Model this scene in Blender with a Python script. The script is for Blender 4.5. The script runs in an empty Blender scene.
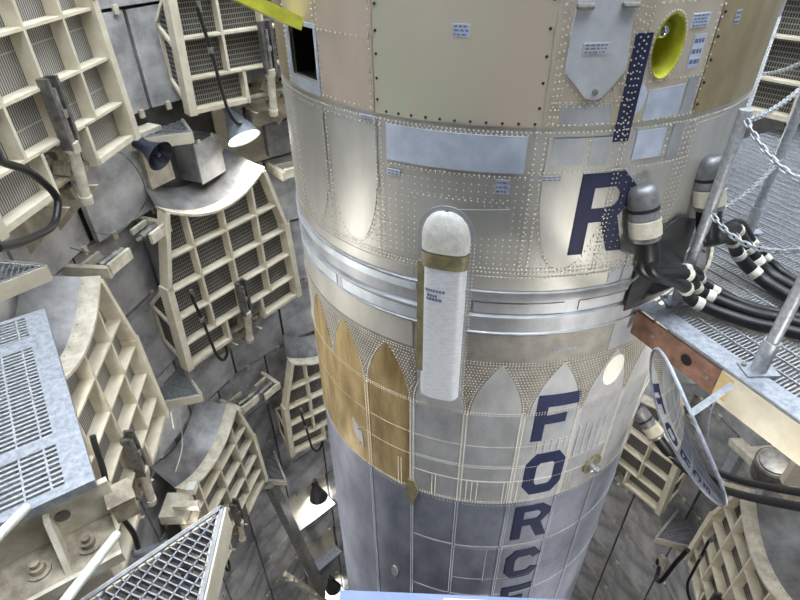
import bpy, bmesh, math, random
from mathutils import Vector, Matrix
random.seed(11)
S = bpy.context.scene
COL = S.collection
ZC = 18.0                      # eye height above the silo floor
PI = math.pi

# ------------------------------------------------------------------ camera
cam_d = bpy.data.cameras.new('camera'); cam = bpy.data.objects.new('camera', cam_d); COL.objects.link(cam)
cam_d.sensor_fit = 'HORIZONTAL'; cam_d.sensor_width = 36.0; cam_d.lens = 36.0 * 545 / 800
cam_d.clip_start = 0.05; cam_d.clip_end = 100
pitch, roll = 0.62884, -0.012547
fwd = Vector((0, math.cos(pitch), -math.sin(pitch))); rt = Vector((1, 0, 0)); up = rt.cross(fwd)
r2 = rt * math.cos(roll) + up * math.sin(roll); u2 = -rt * math.sin(roll) + up * math.cos(roll)
M = Matrix((r2, u2, -fwd)).transposed().to_4x4(); M.translation = Vector((-0.7416, -4.0390, ZC))
cam.matrix_world = M
S.camera = cam

# ------------------------------------------------------------------ sky over the open silo, exposure
w = bpy.data.worlds.new('World'); S.world = w; w.use_nodes = True
bg = w.node_tree.nodes['Background']; bg.inputs[0].default_value = (0.86, 0.93, 1.0, 1); bg.inputs[1].default_value = 9.0
S.view_settings.view_transform = 'Standard'; S.view_settings.look = 'None'
S.view_settings.exposure = 0.38; S.view_settings.gamma = 1.0; S.view_settings.use_curve_mapping = False

# ------------------------------------------------------------------ materials
def lin(c):
    return tuple(((v / 255) / 12.92 if v / 255 <= 0.04045 else ((v / 255 + 0.055) / 1.055) ** 2.4) for v in c) + (1,)
MATS = {}
def mat(name, c1, c2=None, rough=0.5, metal=0.0, scale=6.0, stretch=(1, 1, 1), bump=0.0, detail=6, vary=0.0, lo=0.35, hi=0.65, bscale=None):
    m = bpy.data.materials.new(name); m.use_nodes = True
    nt = m.node_tree; N = nt.nodes; L = nt.links; b = N['Principled BSDF']
    b.inputs['Roughness'].default_value = rough; b.inputs['Metallic'].default_value = metal
    if c2 is None: c2 = tuple(v * 0.8 for v in c1)
    tc = N.new('ShaderNodeTexCoord'); mp = N.new('ShaderNodeMapping'); mp.inputs['Scale'].default_value = stretch
    L.new(tc.outputs['Object'], mp.inputs[0])
    no = N.new('ShaderNodeTexNoise'); no.inputs['Scale'].default_value = scale; no.inputs['Detail'].default_value = detail
    no.inputs['Roughness'].default_value = 0.62
    L.new(mp.outputs[0], no.inputs['Vector'])
    cr = N.new('ShaderNodeValToRGB'); cr.color_ramp.elements[0].color = lin(c2); cr.color_ramp.elements[1].color = lin(c1)
    cr.color_ramp.elements[0].position = lo; cr.color_ramp.elements[1].position = hi
    L.new(no.outputs[0], cr.inputs[0]); src = cr.outputs[0]
    if vary:
        oi = N.new('ShaderNodeObjectInfo'); hs = N.new('ShaderNodeHueSaturation')
        mr = N.new('ShaderNodeMapRange'); mr.inputs['To Min'].default_value = 1 - vary; mr.inputs['To Max'].default_value = 1 + vary
        L.new(oi.outputs['Random'], mr.inputs[0]); L.new(mr.outputs[0], hs.inputs['Value']); L.new(src, hs.inputs['Color']); src = hs.outputs[0]
    L.new(src, b.inputs['Base Color'])
    if bump:
        bp = N.new('ShaderNodeBump'); bp.inputs['Strength'].default_value = bump; bp.inputs['Distance'].default_value = 0.02
        n2 = N.new('ShaderNodeTexNoise'); n2.inputs['Scale'].default_value = bscale or scale * 3; n2.inputs['Detail'].default_value = 5
        L.new(mp.outputs[0], n2.inputs['Vector']); L.new(n2.outputs[0], bp.inputs['Height']); L.new(bp.outputs[0], b.inputs['Normal'])
    MATS[name] = m
    return m
mat('cream', (219, 211, 192), (196, 187, 165), 0.55, 0, 5, bump=0.05)
mat('cream_worn', (214, 208, 192), (176, 168, 150), 0.6, 0, 9, bump=0.1)
mat('sheet_grey', (142, 141, 141), (98, 98, 101), 0.42, 0.35, 4, bump=0.12)
mat('wall_panel', (204, 204, 204), (144, 144, 147), 0.55, 0.1, 3.2, bump=0.1, vary=0.14)
mat('concrete', (104, 103, 102), (76, 75, 74), 0.9, 0, 3, bump=0.2)
mat('galv', (196, 199, 204), (156, 160, 166), 0.45, 0.35, 40, bump=0.03)
mat('galv_plate', (180, 185, 193), (140, 146, 156), 0.42, 0.3, 30, bump=0.05)
mat('steel_dark', (132, 130, 126), (88, 86, 84), 0.4, 0.5, 12)
mat('steel_mid', (160, 158, 154), (112, 110, 108), 0.42, 0.5, 14, bump=0.05)
mat('grime', (178, 168, 148), (116, 106, 92), 0.7, 0.1, 10, bump=0.2)
mat('rubber', (34, 34, 36), (22, 22, 24), 0.42, 0, 10)
mat('rubber_sheet', (62, 62, 64), (34, 34, 36), 0.5, 0, 6)
mat('black', (10, 10, 11), (6, 6, 7), 0.7)
mat('white_tape', (236, 234, 224), (210, 206, 192), 0.6, 0, 20)
mat('rust', (148, 112, 94), (112, 80, 66), 0.75, 0, 12, bump=0.1)
mat('yellow_paint', (196, 168, 100), (200, 186, 150), 0.6, 0, 20)
mat('zinc_yellow', (206, 206, 70), (172, 172, 54), 0.4, 0.1, 12)
mat('navy', (26, 35, 72), (18, 26, 58), 0.65, 0.0, 20)
mat('ink', (112, 120, 148), (96, 104, 134), 0.6)
mat('tan_skin', (208, 197, 180), (186, 175, 158), 0.5, 0.35, 3, (1, 1, 0.5), 0.03, vary=0.04)
mat('pink_skin', (212, 194, 178), (192, 176, 158), 0.5, 0.35, 3, (1, 1, 0.4), 0.03)
mat('green_skin', (196, 197, 172), (202, 188, 172), 0.5, 0.35, 1.3, (1, 1, 0.35), 0.03, lo=.42, hi=.58)
mat('olive_skin', (164, 150, 118), (138, 124, 94), 0.5, 0.4, 5, (1, 1, 0.5), 0.04)
mat('warm_skin', (196, 195, 190), (174, 172, 166), 0.46, 0.45, 3, (1, 1, 0.35), 0.02)
mat('grey_skin', (184, 187, 192), (152, 155, 160), 0.46, 0.45, 5, (1, 1, 0.5), 0.03, vary=0.04)
mat('arch_skin', (196, 198, 202), (168, 170, 174), 0.46, 0.45, 5, (1, 1, 0.5), 0.02)
mat('between_skin', (158, 155, 150), (132, 129, 124), 0.5, 0.4, 8, bump=0.02)
mat('gold_skin', (190, 170, 126), (142, 120, 82), 0.4, 0.5, 4, (2, 2, 0.5), 0.03)
mat('blue_plate', (206, 214, 230), (178, 188, 206), 0.5, 0.3, 8, bump=0.02)
mat('band_pale', (212, 220, 228), (184, 192, 200), 0.48, 0.4, 6)
mat('tank_skin', (148, 154, 170), (102, 108, 124), 0.46, 0.4, 2.6, (1, 1, 0.5), 0.04)
mat('rivet', (226, 220, 204), (200, 194, 178), 0.4, 0.45, 30)
mat('bolt_dark', (40, 38, 36), None, 0.6, 0.3)
mat('fairing_white', (214, 218, 226), (190, 194, 202), 0.5, 0.1, 26, (1, 1, 6), 0.05)
mat('fairing_cap', (214, 212, 206), (190, 188, 182), 0.6, 0.0, 26, bump=0.15)
mat('olive_tape', (136, 130, 100), (104, 98, 74), 0.5, 0.1, 14, bump=0.2)
mat('oval_white', (222, 222, 216), (206, 206, 198), 0.6)
mat('aluminium', (206, 208, 212), (182, 184, 190), 0.28, 0.85, 20)
mat('galv_dull', (150, 152, 157), (116, 118, 123), 0.5, 0.3, 30)
mat('hatch_skin', (206, 208, 212), (180, 182, 188), 0.45, 0.3, 6, bump=0.03)
mat('plug_metal', (150, 150, 152), (112, 112, 116), 0.45, 0.6, 14, bump=0.05)
mat('chrome', (215, 215, 220), (205, 205, 210), 0.08, 1.0)
mat('mirror', (238, 240, 240), (236, 238, 240), 0.03, 1.0)
mat('lamp_shade', (150, 158, 166), (120, 128, 136), 0.4, 0.3)
mat('horn_blue', (44, 48, 66), (28, 32, 48), 0.35, 0.2)
mat('sill', (96, 110, 136), (78, 92, 120), 0.45, 0.3, 8)

def grating_mat(name, dark, light, sx, sz, bw=0.25):
    """fine bar grating, too fine to build bar by bar: dark holes between light bars"""
    m = bpy.data.materials.new(name); m.use_nodes = True
    nt = m.node_tree; N = nt.nodes; L = nt.links; b = N['Principled BSDF']
    b.inputs['Roughness'].default_value = 0.6; b.inputs['Metallic'].default_value = 0.2
    tc = N.new('ShaderNodeTexCoord'); sp = N.new('ShaderNodeSeparateXYZ'); L.new(tc.outputs['Object'], sp.inputs[0])
    def stripes(out, per, width, shift=None):
        a = N.new('ShaderNodeMath'); a.operation = 'MULTIPLY'; a.inputs[1].default_value = 1 / per; L.new(out, a.inputs[0])
        src = a.outputs[0]
        if shift is not None:
            ad = N.new('ShaderNodeMath'); ad.operation = 'ADD'; L.new(src, ad.inputs[0]); L.new(shift, ad.inputs[1]); src = ad.outputs[0]
        f = N.new('ShaderNodeMath'); f.operation = 'FRACT'; L.new(src, f.inputs[0])
        g = N.new('ShaderNodeMath'); g.operation = 'LESS_THAN'; g.inputs[1].default_value = width; L.new(f.outputs[0], g.inputs[0])
        return g.outputs[0]
    v = stripes(sp.outputs['X'], sx, bw); h = stripes(sp.outputs['Z'], sz, 0.012 / sz)
    mx = N.new('ShaderNodeMath'); mx.operation = 'MAXIMUM'; L.new(v, mx.inputs[0]); L.new(h, mx.inputs[1])
    mc = N.new('ShaderNodeMixRGB'); mc.inputs[1].default_value = lin(dark); mc.inputs[2].default_value = lin(light)
    L.new(mx.outputs[0], mc.inputs[0]); L.new(mc.outputs[0], b.inputs['Base Color'])
    bp = N.new('ShaderNodeBump'); bp.inputs['Strength'].default_value = 0.6; bp.inputs['Distance'].default_value = 0.01
    L.new(mx.outputs[0], bp.inputs['Height']); L.new(bp.outputs[0], b.inputs['Normal'])
    MATS[name] = m
grating_mat('deck_mesh', (54, 53, 52), (138, 136, 130), 0.024, 0.05, 0.3)
grating_mat('deck_bars', (96, 96, 96), (176, 174, 168), 0.024, 0.5, 0.45)
def emis(name, c, s):
    m = bpy.data.materials.new(name); m.use_nodes = True; b = m.node_tree.nodes['Principled BSDF']
    b.inputs['Base Color'].default_value = lin(c); b.inputs['Emission Color'].default_value = lin(c); b.inputs['Emission Strength'].default_value = s
    MATS[name] = m
emis('lamp_glow', (255, 250, 238), 14)

# ------------------------------------------------------------------ helpers
def W(az, r, z):
    a = math.radians(az); return Vector((r * math.cos(a), r * math.sin(a), z + ZC))
def V(x, y, z): return Vector((x, y, z + ZC))
def basis(az, r, z, u=0.0):
    """x along the wall, y towards the missile axis, z up"""
    a = math.radians(az); n = Vector((math.cos(a), math.sin(a), 0)); t = Vector((-n.y, n.x, 0))
    m = Matrix((t, -n, Vector((0, 0, 1)))).transposed().to_4x4(); m.translation = n * r + t * u + Vector((0, 0, z + ZC))
    return m
def obj(name, bm, m, parent=None, smooth=False, sharp=40):
    bmesh.ops.recalc_face_normals(bm, faces=bm.faces)
    me = bpy.data.meshes.new(name)
    if smooth:
        for f in bm.faces: f.smooth = True
        for e in bm.edges:
            if len(e.link_faces) != 2 or e.calc_face_angle(0) > math.radians(sharp): e.smooth = False
    bm.to_mesh(me); bm.free()
    me.materials.append(MATS[m] if isinstance(m, str) else m)
    o = bpy.data.objects.new(name, me); COL.objects.link(o)
    if parent: o.parent = parent
    return o
def tag(o, label, cat, group=None, kind=None):
    o['label'] = label; o['category'] = cat
    if group: o['group'] = group
    if kind: o['kind'] = kind
    return o
def struct(o): o['kind'] = 'structure'; return o
def stuff(o): o['kind'] = 'stuff'; return o
def thing(name, label, cat, mw=None, group=None):
    o = bpy.data.objects.new(name, None); COL.objects.link(o); o.empty_display_size = 0.1
    if mw is not None: o.matrix_world = mw
    return tag(o, label, cat, group)
def dup(root, mw, label):
    r = root.copy(); COL.objects.link(r); r.matrix_world = mw; r['label'] = label
    for ch in root.children:
        c = ch.copy(); COL.objects.link(c); c.parent = r; c.matrix_basis = ch.matrix_basis.copy()
        for g in ch.children:
            d = g.copy(); COL.objects.link(d); d.parent = c; d.matrix_basis = g.matrix_basis.copy()
    return r
def BM(): return bmesh.new()
def box(bm, c, s, m=None):
    """box of size s centred at c, optional matrix"""
    q = [Vector((c[0] + i * s[0] / 2, c[1] + j * s[1] / 2, c[2] + k * s[2] / 2)) for i in (-1, 1) for j in (-1, 1) for k in (-1, 1)]
    if m is not None: q = [m @ v for v in q]
    v = [bm.verts.new(x) for x in q]
    for f in ((0, 1, 3, 2), (4, 6, 7, 5), (0, 4, 5, 1), (2, 3, 7, 6), (0, 2, 6, 4), (1, 5, 7, 3)): bm.faces.new([v[i] for i in f])
    return bm
def bar(bm, a, b, w, d, side=None):
    """rectangular bar from a to b; w across 'side', d in the other direction"""
    a, b = Vector(a), Vector(b); ax = (b - a); l = ax.length; ax.normalize()
    s = Vector(side) if side is not None else (Vector((0, 0, 1)) if abs(ax.z) < 0.9 else Vector((1, 0, 0)))
    s = (s - ax * s.dot(ax)).normalized(); t = ax.cross(s)
    m = Matrix((ax, s, t)).transposed().to_4x4(); m.translation = (a + b) / 2
    return box(bm, (0, 0, 0), (l, w, d), m)
def smooth_path(pts, n=6):
    pts = [Vector(p) for p in pts]; P = [pts[0]] + pts + [pts[-1]]; out = []
    for i in range(1, len(P) - 2):
        p0, p1, p2, p3 = P[i - 1:i + 3]
        for k in range(n):
            t = k / n
            out.append(0.5 * (2 * p1 + (p2 - p0) * t + (2 * p0 - 5 * p1 + 4 * p2 - p3) * t * t + (3 * p1 - p0 - 3 * p2 + p3) * t ** 3))
    out.append(pts[-1]); return out
def tube(bm, pts, r, seg=8, cap=True, radii=None):
    pts = [Vector(p) for p in pts]; rings = []
    nrm = None
    for i, p in enumerate(pts):
        d = (pts[min(i + 1, len(pts) - 1)] - pts[max(i - 1, 0)]).normalized()
        if nrm is None:
            nrm = d.orthogonal().normalized()
        else:
            nrm = (nrm - d * nrm.dot(d)).normalized()
        b = d.cross(nrm); rr = radii[i] if radii else r
        rings.append([bm.verts.new(p + (nrm * math.cos(2 * PI * k / seg) + b * math.sin(2 * PI * k / seg)) * rr) for k in range(seg)])
    for A, B in zip(rings, rings[1:]):
        for k in range(seg): bm.faces.new((A[k], A[(k + 1) % seg], B[(k + 1) % seg], B[k]))
    if cap:
        bm.faces.new(rings[0][::-1]); bm.faces.new(rings[-1])
    return bm
def lathe(bm, prof, seg=24, m=None, cap=True):
    """profile [(radius, height)] about local z"""
    rings = []
    for r, z in prof:
        rings.append([bm.verts.new((m @ Vector((r * math.cos(2 * PI * k / seg), r * math.sin(2 * PI * k / seg), z))) if m is not None else Vector((r * math.cos(2 * PI * k / seg), r * math.sin(2 * PI * k / seg), z))) for k in range(seg)])
    for A, B in zip(rings, rings[1:]):
        for k in range(seg): bm.faces.new((A[k], A[(k + 1) % seg], B[(k + 1) % seg], B[k]))
    if cap:
        bm.faces.new(rings[0][::-1]); bm.faces.new(rings[-1])
    return bm
def aim(p, d):
    """matrix with local z along d at p"""
    d = Vector(d).normalized(); q = d.to_track_quat('Z', 'Y'); m = q.to_matrix().to_4x4(); m.translation = Vector(p); return m
def prism(bm, pts, y0, y1):
    """polygon in local xz extruded from y0 to y1"""
    a = [bm.verts.new((x, y0, z)) for x, z in pts]; b = [bm.verts.new((x, y1, z)) for x, z in pts]
    n = len(pts); bm.faces.new(a); bm.faces.new(b[::-1])
    for i in range(n): bm.faces.new((a[i], b[i], b[(i + 1) % n], a[(i + 1) % n]))
    return bm

# ------------------------------------------------------------------ silo shell
RW = 4.0
def shell(name, a0, a1, z0, z1, r0, m, n=None, th=0.25):
    n = n or max(2, int((a1 - a0) / 4)); bm = BM(); g = []
    for i in range(n + 1):
        a = a0 + (a1 - a0) * i / n
        g.append([bm.verts.new(W(a, r0, z0)), bm.verts.new(W(a, r0, z1)), bm.verts.new(W(a, r0 + th, z1)), bm.verts.new(W(a, r0 + th, z0))])
    for A, B in zip(g, g[1:]):
        for k in range(4): bm.faces.new((A[k], B[k], B[(k + 1) % 4], A[(k + 1) % 4]))
    bm.faces.new(g[0]); bm.faces.new(g[-1][::-1])
    return obj(name, bm, m)
ZB, ZT = -18.0, 4.2
wall_left = struct(shell('wall_left', 90, 238, ZB, ZT, RW + 0.13, 'concrete'))
wall_right = struct(shell('wall_right', -77, 90, ZB, ZT, RW + 0.13, 'concrete'))
wall_front = struct(shell('wall_front', 238, 283, ZB, -1.2, RW + 0.13, 'concrete'))
wall_above = struct(shell('wall_above', 238, 283, 1.6, ZT, RW + 0.13, 'concrete'))
bm = BM(); lathe(bm, [(0.01, 0), (4.4, 0), (4.4, -0.3), (0.01, -0.3)], 48, cap=False); struct(obj('floor', bm, 'concrete'))
# viewing recess behind the eye point
bm = BM()
mm = basis(260.5, 4.13, 0)
for c, s in (((-1.6, -0.9, 0.2), (0.12, 1.8, 2.9)), ((1.6, -0.9, 0.2), (0.12, 1.8, 2.9)), ((0, -1.85, 0.2), (3.3, 0.12, 2.9)), ((0, -0.9, 1.68), (3.3, 1.9, 0.12)), ((0, -0.95, -1.26), (3.3, 1.8, 0.12))):
    box(bm, c, s, mm)
struct(obj('wall_recess', bm, 'concrete'))

# acoustic wall panels: flat modules, about a metre square, with dark joints between them
ROWS = [3.2, 2.2, 1.2, 0.2, -0.81, -1.81, -2.81, -3.82, -4.9, -6.0, -6.95, -7.9, -8.9, -9.9, -10.9, -11.9, -12.9, -13.9, -15.0, -16.2, -17.6]
SEAM = {-0.81: 149, -1.81: 153.3, -2.81: 157.4, -3.82: 155.0, -4.9: 145.8, -6.0: 137.8}
STEP = 360 / 26
hole_rows = {(-9.9, 0), (-10.9, 0), (-11.9, 0)}
clip_l, clip_r = BM(), BM()
def wpanel(z1, z0, a, parent, w_, tiltx=0.0, out=0.0):
    bm = BM(); h = z1 - z0
    wd = 2 * RW * math.tan(math.radians(w_ / 2)) - 0.035
    box(bm, (0, 0, 0), (wd, 0.07, h - 0.035))
    o = obj('acoustic_panel', bm, 'wall_panel', parent)
    m = basis(a, RW + 0.045 - out, (z0 + z1) / 2) @ Matrix.Rotation(tiltx, 4, 'X') @ Matrix.Rotation(random.uniform(-.006, .006), 4, 'Z')
    o.matrix_world = m
    cb = clip_l if parent is wall_left else clip_r
    for sx in (-0.36, 0.3):
        box(cb, (sx * wd, 0.05, -h / 2), (0.055, 0.03, 0.085), m)
    return o
MISSING = []
for z1, z0 in zip(ROWS, ROWS[1:]):
    if z1 > 1.3 or z0 < -16.5: continue
    off = SEAM.get(z1, 139.6)
    k0 = off - 40 * STEP
    for k in range(0, 60):
        a0 = k0 + k * STEP; c = a0 + STEP / 2
        if not (-42 < c < 62 or 112 < c < 214): continue
        par = wall_left if c > 90 else wall_right
        # the row behind the lamps and boxes at the upper landing is partly taken out
        if z1 == -1.81 and 112 < c < 146.5: continue
        # openings to the lit duct low on the far left
        if z1 in (-9.9,) and 125 < c < 139: MISSING.append((a0, a0 + STEP, z0, z1)); continue
        if z1 in (-11.9,) and 125 < c < 139: MISSING.append((a0, a0 + STEP, z0, z1)); continue
        if z1 in (-13.9,) and 125 < c < 139: MISSING.append((a0, a0 + STEP, z0, z1)); continue
        wpanel(z1, z0, c, par, STEP, 0.02 if z1 == -1.81 else random.uniform(-.006, .006), 0.1 if (z1 == -1.81 and 146.5 < c < 165) else random.uniform(-.006, .006))
stuff(obj('panel_clip', clip_l, 'cream_worn', wall_left)); stuff(obj('panel_clip', clip_r, 'cream_worn', wall_right))

# ------------------------------------------------------------------ missile
R = 1.525
missile = thing('missile', 'huge riveted aluminium missile with dark blue AIR FORCE lettering standing in the silo', 'missile', Matrix.Translation((0, 0, ZC)))
def cyl_part(name, prof, m, seg=180):
    bm = BM(); lathe(bm, prof, seg, cap=False); return obj(name, bm, m, missile, smooth=True, sharp=50)
def cpoly(name, polys, m, r=R + 0.004, th=0.012, parent=missile, step=0.03):
    """flat outline(s) given as (azimuth, height), wrapped round the hull"""
    bm = BM()
    for poly in polys:
        b2 = BM()
        f = b2.faces.new([b2.verts.new((math.radians(a) * R, z, 0)) for a, z in poly])
        bmesh.ops.triangulate(b2, faces=[f], ngon_method='EAR_CLIP')
        xs = [v.co.x for v in b2.verts]; x = min(xs) + step
        while x < max(xs) - 1e-4:
            bmesh.ops.bisect_plane(b2, geom=b2.verts[:] + b2.edges[:] + b2.faces[:], plane_co=(x, 0, 0), plane_no=(1, 0, 0)); x += step
        tmp = bpy.data.meshes.new('tmp'); b2.to_mesh(tmp); b2.free(); bm.from_mesh(tmp); bpy.data.meshes.remove(tmp)
    be = [e for e in bm.edges if len(e.link_faces) == 1]
    ret = bmesh.ops.extrude_edge_only(bm, edges=be)
    low = {v for v in ret['geom'] if isinstance(v, bmesh.types.BMVert)}
    for v in bm.verts:
        a = v.co.x / R; rr = r - th if v in low else r
        z = v.co.y; v.co = (rr * math.cos(a), rr * math.sin(a), z)
    return obj(name, bm, m, parent, smooth=True, sharp=50)
def rect(a0, a1, z0, z1): return [(a0, z0), (a1, z0), (a1, z1), (a0, z1)]
def cutters_apply(objs, cutters):
    for o in objs:
        for c in cutters:
            md = o.modifiers.new('cut', 'BOOLEAN'); md.object = c; md.operation = 'DIFFERENCE'; md.solver = 'EXACT'
    dg = bpy.context.evaluated_depsgraph_get(); dg.update()
    for o in objs:
        me = bpy.data.meshes.new_from_object(o.evaluated_get(dg)); o.modifiers.clear(); o.data = me
    for c in cutters: bpy.data.objects.remove(c, do_unlink=True)

# hull sections (hollow shells)
def ringprof(z0, z1, r=R, t=0.05): return [(r - t, z0), (r, z0), (r, z1), (r - t, z1), (r - t, z0)]
tank = cyl_part('tank_section', ringprof(-16.5, -3.82), 'tank_skin')
cyl_part('engine_skirt', [(R - .05, -17.6), (R * 0.9, -17.6), (R, -16.5), (R - .05, -16.5)], 'tank_skin')
skirt = cyl_part('skirt_section', ringprof(-3.82, -2.1), 'between_skin')
mid = cyl_part('mid_section', ringprof(-1.79, -0.852), 'warm_skin')
topsec = cyl_part('upper_section', ringprof(-0.852, 3.0), 'tan_skin')
cyl_part('nose_cone', [(R, 3.0), (1.2, 4.4), (0.8, 5.6), (0.3, 6.6), (0.02, 6.9)], 'grey_skin')
# interstage band: stepped rings with pressed-in panels
cyl_part('interstage_band', [(R - .05, -2.1), (R + .004, -2.1), (R + .012, -2.095), (R + .012, -2.085), (R + .002, -2.08), (R + .002, -1.985), (R + .012, -1.98), (R + .012, -1.965), (R - .012, -1.955), (R - .012, -1.865), (R + .010, -1.855), (R + .010, -1.80), (R + .014, -1.795), (R + .014, -1.785), (R, -1.78), (R - .05, -1.78)], 'grey_skin')
cpoly('band_cover', [rect(188, 245.2, -1.852, -1.80)], 'band_pale', R + 0.014, 0.01)
for a0, a1 in ((190, 220.5), (223, 245.2)): cpoly('band_panel', [rect(a0, a1, -2.07, -1.99)], 'band_pale', R + 0.007, 0.01)
for a0, a1 in ((258, 278), (281.5, 296), (299, 318)):
    cpoly('band_window', [rect(a0, a1, -1.945, -1.875)], 'arch_skin', R - 0.004, 0.012)
# skin panels of the upper section
up_panels = [
    cpoly('skin_panel', [rect(192, 206.2, -.846, 2.9)], 'olive_skin'),
    cpoly('skin_panel', [rect(206.6, 221.0, -.846, 2.9)], 'pink_skin'),
    cpoly('skin_panel', [rect(221.4, 235.8, -.846, 2.9)], 'pink_skin'),
    cpoly('skin_panel', [rect(236.2, 266.9, -.846, 2.9)], 'green_skin', R + .006),
    cpoly('skin_panel', [rect(267.3, 296.6, -.846, 2.9)], 'tan_skin'),
    cpoly('skin_panel', [rect(297.0, 330, -.846, 2.9)], 'olive_skin', R + .006)]
opening_frame = cpoly('opening_frame', [rect(206.9, 221.2, -.84, -.487)], 'blue_plate', R + .009, 0.014)
# rectangular access opening and round yellow port are really cut through the skin
def box_cut(a0, a1, z0, z1):
    bm = BM(); am = math.radians((a0 + a1) / 2); wd = R * math.radians(a1 - a0)
    m = Matrix.Rotation(am, 4, 'Z'); box(bm, (R - 0.02, 0, (z0 + z1) / 2 + ZC), (0.3, wd, z1 - z0), m); return obj('cut', bm, 'black')
PORT_A, PORT_Z = 286.9, -0.517
def port_cut():
    bm = BM(); lathe(bm, [(1, -0.2), (1, 0.2)], 40)
    m = Matrix.Translation(W(PORT_A, R, PORT_Z)) @ Matrix.Rotation(math.radians(PORT_A), 4, 'Z') @ Matrix.Rotation(PI / 2, 4, 'Y') @ Matrix.Diagonal((0.125, 0.072, 1, 1))
    bmesh.ops.transform(bm, matrix=m, verts=bm.verts); return obj('cut', bm, 'black')
bpy.context.view_layer.update()
cutters_apply([topsec, up_panels[1], opening_frame], [box_cut(209.8, 220.4, -.772, -.508)])
bpy.context.view_layer.update()
cutters_apply([topsec, up_panels[4]], [port_cut()])
bm = BM(); a = math.radians(215.1); m = Matrix.Rotation(a, 4, 'Z')
for c, s in (((1.12, 0, -.64), (.02, .29, .27)), ((1.31, -.14, -.64), (.39, .008, .27)), ((1.31, .14, -.64), (.39, .008, .27)), ((1.31, 0, -.511), (.39, .28, .008)), ((1.31, 0, -.769), (.39, .28, .008))): box(bm, c, s, m)
obj('opening_cavity', bm, 'black', missile)
bm = BM()
pm = Matrix.Rotation(math.radians(PORT_A), 4, 'Z') @ Matrix.Translation((R, 0, PORT_Z)) @ Matrix.Rotation(PI / 2, 4, 'Y')
prof = [(1.0, 0.006), (1.07, 0.012), (1.0, 0.004), (0.97, -0.12), (0.7, -0.18), (0.02, -0.2)]
lathe(bm, prof, 40, pm @ Matrix.Diagonal((0.125, 0.072, 1, 1)), cap=False)
port = obj('port_liner', bm, 'zinc_yellow', missile, smooth=True)
bm = BM(); lathe(bm, [(0.002, 0.075), (0.03, 0.062), (0.045, 0.03), (0.05, 0), (0.05, -0.1)], 20, pm @ Matrix.Translation((-0.055, 0.01, -0.10)))
obj('port_lens', bm, 'chrome', missile, smooth=True)
# yellow hinged cover, swung open above the access opening
bm = BM(); prism(bm, [(-.10, 0), (.10, -.02), (.07, .10), (-.06, .40), (-.26, .40)], -.03, 0.03)
bmesh.ops.transform(bm, matrix=basis(213.5, R + 0.025, -0.49 - ZC) @ Matrix.Rotation(math.radians(62), 4, 'X'), verts=bm.verts)
cover = obj('hinged_cover', bm, 'zinc_yellow', missile)

# mid section panels
cpoly('skin_panel', [rect(221.6, 236.2, -1.25, -.88) + []], 'warm_skin')
cpoly('cover_plate', [rect(238.5, 265.1, -1.075, -.892)], 'blue_plate', R + .009)
for c in (214.4, 229.3, 275.4, 305.5):
    pts = [(c - 6.6, -1.16), (c - 6.6, -.90), (c + 6.6, -.90), (c + 6.6, -1.16)]
    n = 10
    pts += [(c + 6.6 * math.cos(t * PI / 2 / n) if t < n else c, -1.16 - .47 * math.sin(t * PI / 2 / n) ** 1.0) for t in range(1, n + 1)]
    pts += [(c - 6.6 * math.cos(t * PI / 2 / n), -1.16 - .47 * math.sin(t * PI / 2 / n)) for t in range(n - 1, 0, -1)]
    cpoly('pointed_panel', [pts], 'warm_skin', R + .0052)
cpoly('smooth_panel', [rect(190, 244.3, -1.77, -1.70)], 'warm_skin'); cpoly('smooth_panel', [rect(257.2, 286.5, -1.775, -1.685)], 'warm_skin'); cpoly('smooth_panel', [rect(286.9, 318, -1.775, -1.67)], 'grey_skin')
cpoly('trapezoid_patch', [[(250.5, -1.30), (263.5, -1.27), (261.0, -1.42), (247, -1.46)]], 'warm_skin', R + .005)
for poly in ([(270, -.845), (270, -.745), (279, -.745), (279, -.845)], [(285.4, -.84), (285.4, -.70), (293, -.69), (293, -.83)], [(293.5, -.845), (293.5, -.66), (296.2, -.66), (296.2, -.845)], [(293.2, -1.05), (293.2, -.87), (295.8, -.87), (295.8, -1.05)],
             [(269.6, -1.03), (269.6, -.90), (275.5, -.90), (275.5, -1.03)], [(276.6, -1.04), (276.6, -.90), (280.2, -.90), (280.2, -1.04)], [(285.2, -1.03), (285.2, -.89), (291.5, -.89), (291.5, -1.03)], [(282.9, -.82), (284.7, -.78), (285.2, -.71), (283.8, -.66), (283.3, -.70)]):
    cpoly('repair_patch', [poly], 'blue_plate' if poly[0][0] > 282 and poly[0][0] < 286 else 'grey_skin', R + .0072)

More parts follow.
